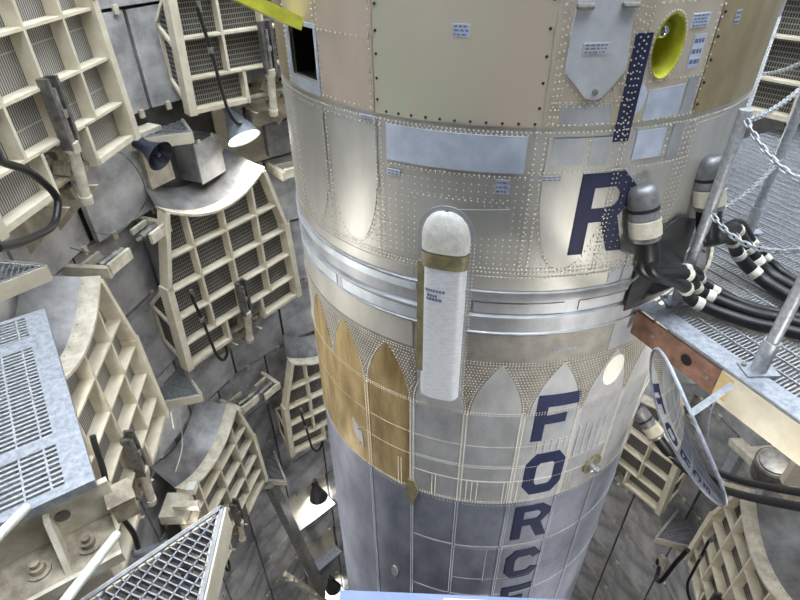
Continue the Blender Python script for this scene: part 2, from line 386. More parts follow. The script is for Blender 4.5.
# skirt section: gold and grey skins, pointed arches
cpoly('skin_panel', [rect(188, 229.0, -3.81, -2.80)], 'gold_skin'); cpoly('skin_panel', [rect(229.6, 243.9, -3.81, -2.80)], 'gold_skin')
for a0, a1 in ((244.5, 258.2), (258.8, 272.8), (273.4, 288.2), (288.8, 303), (303.6, 330)):
    cpoly('skin_panel', [rect(a0, a1, -3.81, -2.80)], 'grey_skin')
cpoly('smooth_panel', [rect(188, 244.2, -2.305, -2.105)], 'warm_skin'); cpoly('smooth_panel', [rect(257.5, 292, -2.33, -2.105)], 'between_skin'); cpoly('smooth_panel', [rect(292.4, 330, -2.33, -2.105)], 'grey_skin')
ARCH = [207, 221.9, 236.8, 251.5, 266.0, 281.0, 296.0, 311.0]
for c in ARCH:
    hw = 6.4; zb, zt = -2.80, -2.345; n = 9
    pts = [(c - hw, zb), (c + hw, zb)]
    pts += [(c + hw * (1 - (t / n) ** 1.9), zb + (zt - zb) * (t / n)) for t in range(1, n + 1)]
    pts += [(c - hw * (1 - (t / n) ** 1.9), zb + (zt - zb) * (t / n)) for t in range(n - 1, 0, -1)]
    cpoly('arched_panel', [pts], 'gold_skin' if c < 244 else 'arch_skin', R + .006)
for a in (229.3, 244.2, 258.5, 273.1, 288.5, 303.3): cpoly('seam_strip', [rect(a - .75, a + .75, -3.80, -2.82)], 'gold_skin' if a < 240 else 'arch_skin', R + .008)
for a in (229, 244.3, 258.2, 273.1, 288.3, 303): cpoly('seam_strip', [rect(a - .5, a + .5, -9, -3.83)], 'tank_skin', R + .005)
for z in (-3.36, -3.54): cpoly('stiffener_ring', [rect(245, 303, z - .008, z + .008)], 'arch_skin', R + .0065)
for k in range(5): cpoly('stiffener', [rect(290.5 + 2.3 * k - .35, 290.5 + 2.3 * k + .35, -3.36, -3.02)], 'arch_skin', R + .012)
for k in range(5): cpoly('stiffener', [rect(278.6 + 2.0 * k - .3, 278.6 + 2.0 * k + .3, -3.215, -3.10)], 'arch_skin', R + .01)
for z0, z1 in ((-4.46, -4.44), (-5.3, -5.28)): cpoly('weld_ring', [rect(245, 330, z0, z1)], 'grey_skin', R + .004)
def ell(c, z, ra, rz, n=28, tilt=0.0): return [(c + ra * math.cos(2 * PI * k / n) + tilt * math.sin(2 * PI * k / n), z + rz * math.sin(2 * PI * k / n)) for k in range(n)]
cpoly('white_disc', [ell(296.3, -2.535, 3.3, .135)], 'oval_white', R + .012)
cpoly('drain_disc', [ell(237.3, -5.27, 1.3, .09)], 'arch_skin', R + .014, 0.014)
# little bracket, patch and bolts on the gold skirt; diamond fitting on the seam
cpoly('bolted_patch', [[(222.3, -3.36), (226.4, -3.45), (226.6, -3.63), (222.6, -3.52)]], 'grey_skin', R + .01)
bm = BM(); box(bm, (0, .03, 0), (.075, .06, .12), basis(228.7, R, -3.72 - ZC)); box(bm, (0, .07, .03), (.075, .03, .05), basis(228.7, R, -3.72 - ZC)); obj('corner_bracket', bm, 'steel_mid', missile)
cpoly('diamond_fitting', [[(242.4, -3.80), (243.2, -3.70), (245, -3.69), (246.3, -3.78), (245.6, -3.92), (244.3, -4.03), (243.2, -3.94)]], 'olive_tape', R + .022, 0.03)
# recessed fitting low on the right of the skirt
fm = Matrix.Rotation(math.radians(299.3), 4, 'Z') @ Matrix.Translation((R, 0, -3.58)) @ Matrix.Rotation(PI / 2, 4, 'Y')
bm = BM(); lathe(bm, [(0.095, 0.0), (0.095, 0.02), (0.08, 0.022), (0.07, 0.006), (0.01, 0.005)], 24, fm, cap=False); f = obj('fitting_rim', bm, 'olive_tape', missile, smooth=True)
bm = BM(); lathe(bm, [(0.05, 0.0), (0.05, 0.05), (0.03, 0.06), (0.03, 0.09), (0.005, 0.09)], 16, fm @ Matrix.Translation((.02, 0, 0))); obj('fitting_plug', bm, 'aluminium', missile, smooth=True)

# lettering
def letter(name, polys): o = cpoly(name, polys, 'navy', R + .0095, 0.006); o['label'] = 'dark navy letter ' + name[-1].upper(); return o
letter('letter_i', [rect(280.5, 283.5, -.928, -.456)])
def quadring(outer, inner): return [[outer[i], outer[(i + 1) % len(outer)], inner[(i + 1) % len(inner)], inner[i]] for i in range(len(outer))]
def letter_r(name, a, zt, zb):
    h = zt - zb; k = h / .467
    def P(da, dz): return (a + da, zt - dz * k)
    return letter(name, [[P(0, 0), P(8.5, 0), P(7.6, .078), P(2.9, .078), P(3.0, .467), P(0, .467)],
                         [P(8.5, 0), P(11.6, .085), P(8.6, .12), P(7.2, .078)],
                         [P(11.6, .085), P(11.4, .16), P(9.2, .245), P(7.4, .20), P(8.6, .165), P(8.6, .12)],
                         [P(2.9, .195), P(7.4, .20), P(9.2, .245), P(6.6, .275), P(2.9, .275)],
                         [P(5.6, .27), P(8.9, .245), P(11.9, .475), P(8.4, .465)]])
letter_r('letter_r', 276.2, -1.084, -1.545)
letter('letter_f', [[(276.2, -2.622), (287.7, -2.635), (287.7, -2.75), (279.3, -2.742), (279.3, -2.832), (284.9, -2.824), (284.9, -2.914), (279.2, -2.914), (279.2, -3.083), (276.2, -3.083)]])
def octo(a0, a1, zt, zb, ca, cz): return [(a0 + ca, zt), (a1 - ca, zt), (a1, zt - cz), (a1, zb + cz), (a1 - ca, zb), (a0 + ca, zb), (a0, zb + cz), (a0, zt - cz)]
letter('letter_o', quadring(octo(276.3, 288.2, -3.235, -3.72, 2.6, .11), octo(279.6, 285.0, -3.345, -3.61, .9, .04)))
letter_r('letter_r', 276.0, -3.88, -4.345)
oc, ic = octo(276.1, 288.1, -4.54, -5.0, 2.6, .11), octo(279.2, 285.2, -4.645, -4.9, .9, .05)
letter('letter_c', [q for i, q in enumerate(quadring(oc, ic)) if i != 2])
letter('letter_e', [[(276.6, -5.165), (287.6, -5.165), (287.6, -5.265), (279.4, -5.265), (279.4, -5.36), (285, -5.36), (285, -5.45), (279.4, -5.45), (279.4, -5.54), (287.6, -5.54), (287.6, -5.64), (276.6, -5.64)]])
# stencil placards: rows of small printed lines
def placard(a0, a1, z0, z1, lines, m='blue_plate', r=R + .0095):
    o = cpoly('placard', [rect(a0, a1, z0, z1)], m, r, 0.006)
    polys = []
    for i in range(lines):
        zc = z1 - (z1 - z0) * (i + .6) / (lines + .2); h = (z1 - z0) / lines * .2; a = a0 + (a1 - a0) * .08
        while a < a1 - (a1 - a0) * .15:
            wd = random.uniform(.25, .8); e = min(a + wd, a1 - (a1 - a0) * .08); polys.append(rect(a, e, zc - h, zc + h)); a = e + .22
    c = cpoly('print', polys, 'ink', r + .0012, 0.003, parent=o, step=0.2)
placard(251, 253.8, -.47, -.418, 3); placard(260.3, 262.8, -1.185, -1.11, 3); placard(232.6, 236.0, -.895, -.868, 2)
placard(238.5, 241.3, -1.155, -1.125, 2); placard(268.4, 272.3, -1.115, -1.085, 2, 'grey_skin'); placard(271.8, 276.2, -.53, -.485, 3, 'hatch_skin', R + .02)
placard(290.4, 294.2, -.45, -.395, 4); placard(292.0, 294.6, -.62, -.48, 3); placard(300.6, 302.2, -.46, -.40, 3, 'grey_skin')
placard(277.5, 283, -2.24, -2.222, 1, 'grey_skin')
# hatch
hatch = cpoly('hatch', [[(270.2, -.30), (278.8, -.30), (279.9, -.60), (276.6, -.715), (275.2, -.725), (273.8, -.715), (269.5, -.60), (269.6, -.42)]], 'hatch_skin', R + .016, 0.016)
for a in (271.0, 278.0):
    bm = BM(); box(bm, (0, .02, 0), (.05, .03, .06), basis(a, R, -.315 - ZC)); tube(bm, [basis(a, R + .03, -.345 - ZC) @ Vector((x, 0, 0)) for x in (-.035, .035)], .012, 8); obj('hinge', bm, 'steel_mid', hatch)
for a, z in ((270.3, -.67), (278.6, -.665)):
    bm = BM(); box(bm, (0, .014, 0), (.03, .02, .015), basis(a, R, z - ZC)); obj('latch', bm, 'bolt_dark', hatch)
bm = BM(); lathe(bm, [(.014, 0), (.014, .006), (.004, .004)], 14, Matrix.Rotation(math.radians(275.2), 4, 'Z') @ Matrix.Translation((R + .015, 0, -.69)) @ Matrix.Rotation(PI / 2, 4, 'Y')); obj('key_boss', bm, 'steel_mid', hatch)

# conduit fairing
def fair_pts(zt=0.0):
    pass
FA0, FA1, FZT, FZB = 246.0, 256.8, -1.27, -2.655
def fairing_ring(z, hw, hgt):
    c = (FA0 + FA1) / 2; out = []
    for k in range(13):
        t = k / 12 * 2 - 1
        prof = (1 - abs(t) ** 3.2) ** (1 / 2.2) if abs(t) < 1 else 0
        a = c + t * hw; rr = R + hgt * prof + 0.001
        out.append((rr * math.cos(math.radians(a)), rr * math.sin(math.radians(a)), z))
    return out
def loft(name, rings, m, parent, cap=True):
    bm = BM(); V_ = [[bm.verts.new(p) for p in r] for r in rings]
    for A, B in zip(V_, V_[1:]):
        for k in range(len(A) - 1): bm.faces.new((A[k], A[k + 1], B[k + 1], B[k]))
    if cap: bm.faces.new(V_[0])
    return obj(name, bm, m, parent, smooth=True, sharp=55)
HW, HG = (FA1 - FA0) / 2, 0.065
fair = loft('conduit_fairing', [fairing_ring(z, HW * .93, HG) for z in (FZB, -2.2, -1.9, -1.63)], 'fairing_white', missile)
caps = [fairing_ring(z, HW * s, HG * (1.05 if s > .9 else .2 + .85 * s)) for z, s in ((-1.54, .97), (-1.46, .97), (-1.42, .92), (-1.37, .79), (-1.335, .6), (-1.315, .38), (-1.307, .1))]
loft('fairing_cap', caps, 'fairing_cap', fair)
loft('tape_band', [fairing_ring(z, HW * 1.0, HG * 1.06) for z in (-1.64, -1.61, -1.57, -1.545)], 'olive_tape', fair, cap=False)
cpoly('tape_strip', [rect(246.0, 247.6, -2.45, -1.62)], 'olive_tape', R + .05, 0.05, parent=fair)
fl = [(FA0 - .5, FZB), (FA0 - .5, -1.45)] + [((FA0 + FA1) / 2 - (HW + .5) * math.cos(t * PI / 12), -1.45 + .17 * math.sin(t * PI / 12)) for t in range(1, 12)] + [(FA1 + .5, -1.45), (FA1 + .5, FZB)]
cpoly('fairing_flange', [fl], 'grey_skin', R + .009, 0.01, parent=fair)
polys = []
for z, a0, a1 in ((-1.80, 247.9, 252), (-1.835, 248.4, 250.4), (-1.86, 248.2, 251.4)):
    a = a0
    while a < a1: e = a + random.uniform(.3, .7); polys.append([(a, z), (e, z), (e, z + .018), (a, z + .018)]); a = e + .15
bm = BM()
for p in polys:
    vs = []
    for a, z in p:
        t = (a - (FA0 + FA1) / 2) / (HW * .93); pr = (1 - abs(t) ** 3.2) ** (1 / 2.2); rr = R + HG * pr + .003
        vs.append(bm.verts.new((rr * math.cos(math.radians(a)), rr * math.sin(math.radians(a)), z)))
    bm.faces.new(vs)
obj('print', bm, 'ink', fair)

# rivets: far too many to build singly, low domes joined per region
def rivets(name, pts, m='rivet', rad=0.0052, hgt=0.0035, r=R + .0095):
    verts, faces = [], []
    for a, z in pts:
        A = math.radians(a); n = (math.cos(A), math.sin(A)); t = (-n[1], n[0]); b = len(verts)
        for k in range(6):
            c, s = math.cos(k * PI / 3) * rad, math.sin(k * PI / 3) * rad
            verts.append((n[0] * (r - .002) + t[0] * c, n[1] * (r - .002) + t[1] * c, z + s))
        for k in range(6):
            c, s = math.cos(k * PI / 3) * rad * .55, math.sin(k * PI / 3) * rad * .55
            verts.append((n[0] * (r + hgt) + t[0] * c, n[1] * (r + hgt) + t[1] * c, z + s))
        for k in range(6): faces.append((b + k, b + (k + 1) % 6, b + 6 + (k + 1) % 6, b + 6 + k))
        faces.append(tuple(b + 6 + k for k in range(6)))
    me = bpy.data.meshes.new(name); me.from_pydata(verts, [], faces); me.materials.append(MATS[m])
    o = bpy.data.objects.new(name, me); COL.objects.link(o); o.parent = missile; return stuff(o)
DEG = math.degrees(1 / R)           # degrees per metre round the hull
def hrow(z, a0, a1, sp=.026): n = max(1, int((a1 - a0) / (sp * DEG))); return [(a0 + (a1 - a0) * i / n, z) for i in range(n + 1)]
def vrow(a, z0, z1, sp=.026): n = max(1, int((z1 - z0) / sp)); return [(a, z0 + (z1 - z0) * i / n) for i in range(n + 1)]
P = []
P += vrow(221.9, -.83, .3) + vrow(220.6, -.5, .3) + vrow(235.2, -.83, .3, .034) + vrow(207.6, -.83, .3) + vrow(206.9, -.83, .3) + hrow(-.505, 222, 235, .034) + hrow(-.825, 222, 235, .034)
P += [q for q in hrow(-.80, 207.5, 221, .02)] + hrow(-.82, 207.5, 221, .02) + vrow(208.4, -.8, -.5, .02) + vrow(221.0, -.8, -.5, .02)
P += vrow(268.3, -.83, .3, .03) + vrow(269.0, -.83, -.3, .03) + hrow(-.838, 268, 296.4) + hrow(-.735, 268.6, 281.5) + hrow(-.66, 284, 296.3)
P += vrow(281.3, -.9, -.3, .028) + vrow(282.6, -.9, -.3, .028) + vrow(296.1, -.83, .3, .03) + vrow(279.9, -.72, -.3, .03) + vrow(280.5, -.72, -.3, .05)
P += [(269.2 - .4 + 5 * t, -.62 - .12 * t) for t in [i / 6 for i in range(7)]] + [(281 - 5 * t, -.62 - .12 * t) for t in [i / 6 for i in range(7)]]
P += [(PORT_A + 3.2 * math.cos(t * PI / 22), PORT_Z + .142 * math.sin(t * PI / 22)) for t in range(44)]
P += hrow(-.345, 284, 296, .03) + vrow(269.6, -.8, -.45, .03) + vrow(282.0, -.92, -.3, .03) + hrow(-.755, 268.6, 281, .03) + vrow(297.0, -.83, .3, .05)
rivets('upper_rivets', P)
P = [(a, z) for z in () for a in ()]
P += [(a, -.832) for a in (238.6, 241.2, 243.8, 246.6, 249.3, 252, 254.8, 257.6, 260.4, 263.2, 266)] + [(236.7, z) for z in (-.78, -.68, -.57, -.47, -.36, -.25)] + [(266.4, z) for z in (-.76, -.65, -.54, -.43, -.32)]
P += [(297.6, z) for z in (-.8, -.7, -.6, -.5, -.4)] + [(224.5, -3.44), (225, -3.6), (225.2, -3.43)]
rivets('dark_bolts', P, 'bolt_dark', .008, .004, R + .009)
# mid section
P = hrow(-.872, 196, 330, .022) + hrow(-.905, 197, 238, .03) + hrow(-1.07, 266, 300, .024) + hrow(-1.095, 238.5, 265.5, .024) + hrow(-.885, 238.7, 265, .024)
for a in (206.4, 221.6, 236.6): P += vrow(a - .6, -1.68, -.87, .025) + vrow(a + .6, -1.68, -.87, .025)
for a in (266.6, 268.2): P += vrow(a, -1.66, -.87, .026)
for a in (282.2, 283.0): P += vrow(a, -1.66, -.87, .024)
for a in (276.2, 280.9, 292.2): P += vrow(a, -1.05, -.88, .03)
for a in (296.3, 297.3, 298.3, 299.3): P += vrow(a, -1.5, -.88, .026)
P += hrow(-1.655, 196, 246, .02) + hrow(-1.675, 196, 246, .026) + hrow(-1.655, 257.5, 300, .022) + hrow(-1.685, 257.5, 300, .022) + hrow(-1.63, 258, 300, .022)
def inv_arch(a, z):            # inside the pointed panels that hang from the upper joint
    for c in (214.4, 229.3, 275.4, 305.5):
        if abs(a - c) < 7:
            if z > -1.16: return True
            u = (-1.16 - z) / .47
            if u < 1 and abs(a - c) < 6.9 * math.sqrt(max(0, 1 - u * u)): return True
    return False
F = []
a = 197.0
while a < 300:
    z = -1.60
    while z < -1.10:
        if not inv_arch(a, z) and not (245 < a < 258.2 and z < -1.25) and not (247 < a < 263 and z > -1.44 and z < -1.28) and (a < 291): F.append((a, z))
        z += .038
    a += 1.4
rivets('field_rivets', F, rad=.0038, hgt=.0025)
for c in (214.4, 229.3, 275.4):
    P += [(c + s * 6.9 * math.cos(t * PI / 36), -1.16 - .485 * math.sin(t * PI / 36)) for t in range(1, 18) for s in (-1, 1)]
P += hrow(-1.235, 244, 262, .03)
rivets('mid_rivets', P)
# skirt
P = []
for c in ARCH:
    P += [(c + s * 6.9 * (1 - (t / 20) ** 1.9), -2.80 + .475 * t / 20) for t in range(20) for s in (-1, 1)]
P += hrow(-2.325, 190, 325, .02) + hrow(-2.345, 190, 325, .02)
a = 197.0
while a < 326:
    z = -2.78; i = 0
    while z < -2.36:
        aa = a + (.36 if i % 2 else 0); ok = True
        for c in ARCH:
            u = (z + 2.80) / .455
            if abs(aa - c) < 7.1 * (1 - max(0, u) ** 1.9) + .35: ok = False
        if ok and not 245.2 < aa < 257.8: P.append((aa, z))
        z += .024; i += 1
    a += .78
for a in (229.3, 244.2, 258.5, 273.1, 288.5, 303.3, 318): P += vrow(a - .45, -3.79, -2.82, .022) + vrow(a + .45, -3.79, -2.82, .022)
for z in (-2.785, -2.805, -3.13, -3.78, -3.80): P += hrow(z, 192, 326, .02)
for z in (-3.37, -3.53): P += hrow(z, 245, 303, .02)
P += hrow(-3.38, 226, 244, .02) + vrow(239.8, -3.8, -3.48, .02) + vrow(240.8, -3.8, -3.48, .02)
for a in (250.5, 251.5, 260.5, 262, 263.5, 271, 272, 275, 290.3, 291.3): P += vrow(a, -3.78, -3.55, .018)
P += [(a_, z_) for z_ in [-2.62 + .024 * i for i in range(48)] for a_ in (256.6, 257.4)]
rivets('skirt_rivets', P, rad=.0045, hgt=.003, r=R + .0105)
P = hrow(-3.835, 200, 330, .03) + hrow(-4.47, 258, 300, .03) + hrow(-4.97, 259, 300, .022)
for a in (229, 244.3, 258.2, 273.4, 288.3, 303): P += vrow(a - .35, -6.5, -3.85, .03) + vrow(a + .35, -6.5, -3.85, .03)
P += vrow(269, -5, -4.5, .03)
rivets('tank_rivets', P, 'arch_skin', rad=.0042, r=R + .0085)

# ------------------------------------------------------------------ folding work platforms, stowed upright against the wall
def arcz(x): return 1.84 + (x / .70) ** 2 * .25
def make_platform():
    t = thing('work_platform', '', 'platform', Matrix.Identity(4), 'folding work platforms stowed upright on the silo wall')
    D = .125
    edge = [(.70, 2.08), (.93, 1.2), (.985, 0.02)]
    def half(z):
        if z >= 1.2: return .70 + (.93 - .70) * (2.08 - z) / .88
        return .93 + .055 * (1.2 - z) / 1.18
    # deck seen from below
    bm = BM(); n = 12
    top = [(.70 - 1.40 * i / n, arcz(.70 - 1.40 * i / n)) for i in range(n + 1)]
    prism(bm, [(.985, .02), (.93, 1.2)] + top + [(-.93, 1.2), (-.985, .02), (-.32, .02), (-.32, .32), (.32, .32), (.32, .02)], -D - .035, -D)
    obj('deck', bm, 'deck_mesh', t)
    # ribs
    for z, hl in ((.36, None), (.75, None), (1.15, None), (1.56, None)):
        bm = BM(); h = half(z) - .02; bar(bm, (-h, -D / 2, z), (h, -D / 2, z), .024, D, (0, 0, 1)); obj('cross_rib', bm, 'cream', t)
    for x in (-.48, 0, .48):
        bm = BM(); z0 = .36; bar(bm, (x, -D / 2 + .002, z0), (x, -D / 2 + .002, arcz(x)), .027, D, (1, 0, 0)); obj('upright_rib', bm, 'cream', t)
    for s in (-1, 1):
        bm = BM()
        for x0 in (.31,): bar(bm, (s * x0, -D / 2, .0), (s * x0, -D / 2, .36), .035, D, (1, 0, 0))
        bar(bm, (s * .31, -D / 2, .03), (s * .97, -D / 2, .03), .05, D, (0, 0, 1)); obj('lower_frame', bm, 'cream', t)
        bm = BM()
        bar(bm, (s * .70, -D / 2 + .01, 2.09), (s * .935, -D / 2 + .01, 1.2), .05, D + .04, (1, 0, 0)); bar(bm, (s * .935, -D / 2 + .01, 1.23), (s * .985, -D / 2 + .01, 0.0), .085, D + .04, (1, 0, 0))
        obj('side_post', bm, 'cream', t)
        # side guard that reaches back to the wall
        bm = BM(); X = s * .985
        for p, q in (((X * .955, -D, 1.15), (X, -.40, .88)), ((X, -.40, .88), (X, -.42, .30)), ((X, -.42, .30), (X, -D, .12)), ((X, -.40, .82), (X, -D, .70))): bar(bm, p, q, .045, .04, (0, 1, 0))
        g = obj('side_guard', bm, 'cream', t)
        bm = BM(); v = [bm.verts.new(p) for p in ((X - .012 * s, -D, 1.1), (X - .012 * s, -.39, .86), (X - .012 * s, -.41, .32), (X - .012 * s, -D, .16))]; bm.faces.new(v); r_ = bmesh.ops.extrude_face_region(bm, geom=bm.faces[:]); bmesh.ops.translate(bm, verts=[e for e in r_['geom'] if isinstance(e, bmesh.types.BMVert)], vec=(-.008 * s, 0, 0))
        obj('guard_mesh', bm, 'deck_mesh', g)
    # curved inner edge: cream lip and grey kick sheet
    bm = BM(); n = 20; A = []
    for i in range(n + 1):
        x = -.72 + 1.44 * i / n; z = arcz(x)
        A.append([bm.verts.new((x, y, z + dz)) for y, dz in ((.02, 0), (.02, .03), (-.16, .035), (-.16, 0))])
    for a, b in zip(A, A[1:]):
        for k in range(4): bm.faces.new((a[k], b[k], b[(k + 1) % 4], a[(k + 1) % 4]))
    bm.faces.new(A[0]); bm.faces.new(A[-1][::-1]); obj('curved_lip', bm, 'cream_worn', t, smooth=True)
    bm = BM(); A = []
    for i in range(n + 1):
        x = -.72 + 1.44 * i / n; z = arcz(x) + .02
        A.append([bm.verts.new((x * (1 + .45 * (y + .15)), y, z + dz)) for y, dz in ((-.15, .0), (-.15, .014), (-.54, .17), (-.54, .155))])
    for a, b in zip(A, A[1:]):
        for k in range(4): bm.faces.new((a[k], b[k], b[(k + 1) % 4], a[(k + 1) % 4]))
    bm.faces.new(A[0]); bm.faces.new(A[-1][::-1]); obj('kick_sheet', bm, 'sheet_grey', t, smooth=True)
    P = [(x, arcz(x) + .037) for x in [-.66 + i * .12 for i in range(12)]]
    bm = BM()
    for x, z in P: lathe(bm, [(.007, 0), (.005, .005)], 6, Matrix.Translation((x, -.12, z)))
    stuff(obj('lip_bolts', bm, 'grime', t))
    # lifting actuator: channel body, rod and wall bracket
    bm = BM(); bar(bm, (-.055, .035, .82), (-.055, .035, .28), .03, .09, (1, 0, 0)); bar(bm, (.055, .035, .82), (.055, .035, .28), .03, .09, (1, 0, 0)); bar(bm, (0, .0, .82), (0, .0, .28), .1, .02, (1, 0, 0)); ab = obj('actuator_channel', bm, 'steel_dark', t)
    bm = BM(); tube(bm, [(0, .05, .74), (0, .05, .3)], .022, 10); box(bm, (0, .06, .55), (.05, .05, .06)); obj('piston', bm, 'steel_mid', ab, smooth=True)
    bm = BM(); tube(bm, [(.01, .04, .3), (.02, .0, -.16)], .045, 12); tube(bm, [(.01, .04, .33), (.01, .035, .25)], .06, 12); tube(bm, [(.02, .0, -.13), (.02, -.01, -.2)], .055, 12); obj('actuator_rod', bm, 'cream_worn', t, smooth=True)
    bm = BM()
    prism(bm, [(-.26, -.16), (.26, -.16), (.3, -.44), (-.3, -.44)], -.42, -.60)
    for s in (-1, 1):
        b2 = [(-.02, .02), (-.55, .0), (-.55, -.45)]
        v0 = [bm.verts.new((s * .22 - .015, y, z - .16)) for y, z in b2]; v1 = [bm.verts.new((s * .22 + .015, y, z - .16)) for y, z in b2]
        bm.faces.new(v0); bm.faces.new(v1[::-1])
        for k in range(3): bm.faces.new((v0[k], v1[k], v1[(k + 1) % 3], v0[(k + 1) % 3]))
    obj('wall_bracket', bm, 'cream_worn', t)
    bm = BM(); random.seed(5)
    for k in range(7): box(bm, (random.uniform(-.28, .24), random.uniform(-.3, -.06), random.uniform(-.14, .14)), (random.uniform(.05, .12), random.uniform(.05, .12), random.uniform(.05, .12)), Matrix.Rotation(random.uniform(-.6, .6), 4, 'Y'))
    tube(bm, [(-.3, -.12, .02), (.3, -.12, .02)], .035, 10); obj('hinge_block', bm, 'grime', t)
    # hydraulic hose
    bm = BM(); tube(bm, smooth_path([(.68, .015, 1.05), (.70, .03, .95), (.66, .04, .6), (.63, .05, .2), (.60, .05, -.02), (.5, .0, -.2), (.36, -.1, -.22), (.3, -.2, -.1)], 5), .02, 8); h = obj('hose', bm, 'rubber', t, smooth=True)
    bm = BM(); lathe(bm, [(.03, -.03), (.03, .03)], 8, Matrix.Translation((.665, .04, .62))); obj('hose_clamp', bm, 'steel_mid', h); bm = BM(); lathe(bm, [(.026, -.04), (.026, .05)], 8, Matrix.Translation((.685, .02, 1.02))); obj('hose_fitting', bm, 'steel_mid', h)
    return t
HP = 3.40
plats = [  # azimuth, u shift, base height, label
    (175, .05, -1.84, 'cream ribbed work platform filling the upper left corner of the photo'),
    (130, .03, -1.84, 'cream work platform stowed at the top, above the lit bell lamp'),
    (40, .0, -1.84, 'cream work platform behind the chained posts at the upper right'),
    (144, .16, -4.77, 'cream work platform with grey curved top sheet, just left of the missile middle'),
    (188, .19, -4.80, 'cream work platform with diamond-looking cells beside the grating deck on the left'),
    (168, -.10, -8.04, 'cream work platform low on the left above the triangular grating tip'),
    (124, .0, -8.04, 'small-looking work platform half hidden behind the gold missile skin'),
    (34, -.05, -8.04, 'work platform right of the missile, behind the lower umbilical cable'),
    (-11, -.03, -8.04, 'work platform seen steeply at the bottom right corner'),
    (8, .1, -4.77, 'work platform hidden beneath the chained deck on the right'),
]
plats = plats[:-1]
proto = make_platform()
for i, (az, u, z, lab) in enumerate(plats):
    mw = basis(az, HP, z, u)
    if i == 0: proto.matrix_world = mw; proto['label'] = lab
    else: dup(proto, mw, lab)
bpy.context.view_layer.update()
for o in [o for o in COL.objects if o.get('category') == 'platform']:
    i = next(k for k, pl_ in enumerate(plats) if pl_[3] == o['label'])
    for c in list(o.children):
        if i in (0, 4) and c.name.startswith('deck'):          # these two have plain bar gratings
            c.material_slots[0].link = 'OBJECT'; c.material_slots[0].material = MATS['deck_bars']
        if i in (0, 4) and c.name.startswith('hose'):           # their hoses hang differently, see below
            for g_ in list(c.children): bpy.data.objects.remove(g_)
            bpy.data.objects.remove(c)

# latch brackets on the wall beside the platform tops
def latch_bracket(label, az, r, z, mirror=1, rotz=0.0):
    t = thing('latch_bracket', label, 'bracket', basis(az, r, z) @ Matrix.Rotation(rotz, 4, 'Z'), 'latch brackets beside the platforms')
    bm = BM(); box(bm, (mirror * .02, -.22, .0), (.06, .44, .12)); obj('arm', bm, 'cream_worn', t)
    bm = BM(); bar(bm, (mirror * .02, 0, .03), (mirror * .34, .04, .03), .12, .035, (0, 0, 1)); obj('latch_plate', bm, 'cream_worn', t); bm = BM(); bar(bm, (mirror * .02, -.3, .03), (mirror * .3, -.26, .03), .06, .035, (0, 0, 1)); obj('rear_plate', bm, 'cream_worn', t)
    bm = BM(); tube(bm, [(mirror * .08, -.14, .02), (mirror * .34, -.10, .02)], .045, 12); tube(bm, [(mirror * .34, -.10, .02), (mirror * .42, -.09, .02)], .025, 10); obj('latch_cylinder', bm, 'steel_mid', t, smooth=True)
    return t
latch_bracket('cream latch bracket at the top corner of the diamond-celled platform', 174.0, 3.55, -2.85, -1)
latch_bracket('grey latch bracket left of the curved grey top sheet', 157.5, 3.55, -2.88, 1)
latch_bracket('white latch bracket touching the missile outline right of the bell lamp', 129.5, 3.55, -2.9, -1)
latch_bracket('worn latch bracket on the wall above the lower left platform', 152.5, 3.55, -6.2, -1)
latch_bracket('pale latch bracket beside the half hidden small-looking platform', 139.5, 3.55, -6.3, 1)

# ------------------------------------------------------------------ triangular corner gratings
def tri_grating(label, A, B, C, z, pitch=.035, cross=.09, h=.035, side='cream', bh=.12, group=True):
    """A inner tip, B and C at the wall (world xy)"""
    t = thing('corner_grating', label, 'grating', Matrix.Translation(V(A[0], A[1], z)), 'triangular corner gratings' if group else None)
    a, b, c = Vector((0, 0)), Vector((B[0] - A[0], B[1] - A[1])), Vector((C[0] - A[0], C[1] - A[1]))
    tri = [a, b, c]
    def clipline(o, d):
        ts = []
        for p, q in ((a, b), (b, c), (c, a)):
            e = q - p; den = d.x * e.y - d.y * e.x
            if abs(den) < 1e-9: continue
            s = ((p.x - o.x) * e.y - (p.y - o.y) * e.x) / den; k = ((p.x - o.x) * d.y - (p.y - o.y) * d.x) / den
            if -1e-6 <= k <= 1 + 1e-6: ts.append(s)
        return (min(ts), max(ts)) if len(ts) > 1 else None
    ax = ((b + c) / 2).normalized(); px = Vector((-ax.y, ax.x))
    bm = BM()
    for d, o_, sp, hh in ((ax, px, cross, h * .5), (px, ax, pitch, h)):
        k = -1.2
        while k < 1.3:
            o = o_ * k; r = clipline(o, d)
            if r and r[1] - r[0] > .01:
                p, q = o + d * r[0], o + d * r[1]; bar(bm, (p.x, p.y, -hh / 2), (q.x, q.y, -hh / 2), .005, hh, (o_.x, o_.y, 0))
            k += sp
    stuff(obj('grating_bars', bm, 'galv_dull', t))
    for p, q in ((a, b), (a, c)):
        bm = BM(); bar(bm, (p.x, p.y, -bh / 2 - .0), (q.x, q.y, -bh / 2), bh, .03, (0, 0, 1)); o = obj('side_beam', bm, side, t)
        bm = BM(); bar(bm, (p.x, p.y, .004), (q.x, q.y, .004), .008, .014, (0, 0, 1)); obj('edge_strip', bm, 'galv_dull', o)
    return t
def tri_at(label, az, z, r0=3.35, half=.33, shift=0):
    A = W(az + shift, r0, 0); B = W(az - math.degrees(half / 3.95), 3.95, 0); C = W(az + math.degrees(half / 3.95), 3.95, 0)
    return tri_grating(label, (A.x, A.y), (B.x, B.y), (C.x, C.y), z)
tri_at('triangular grating wedge between the two uppermost platforms, above the blue horn', 150.5, -1.98, 3.5, .4, -2)
tri_at('triangular grating tip at the left photo edge above the grating deck', 195.5, -2.0, 3.3, .36, -1)
tri_at('triangular grating wedge in the gap between the two middle left platforms', 165, -4.95, 3.35, .38, 1)
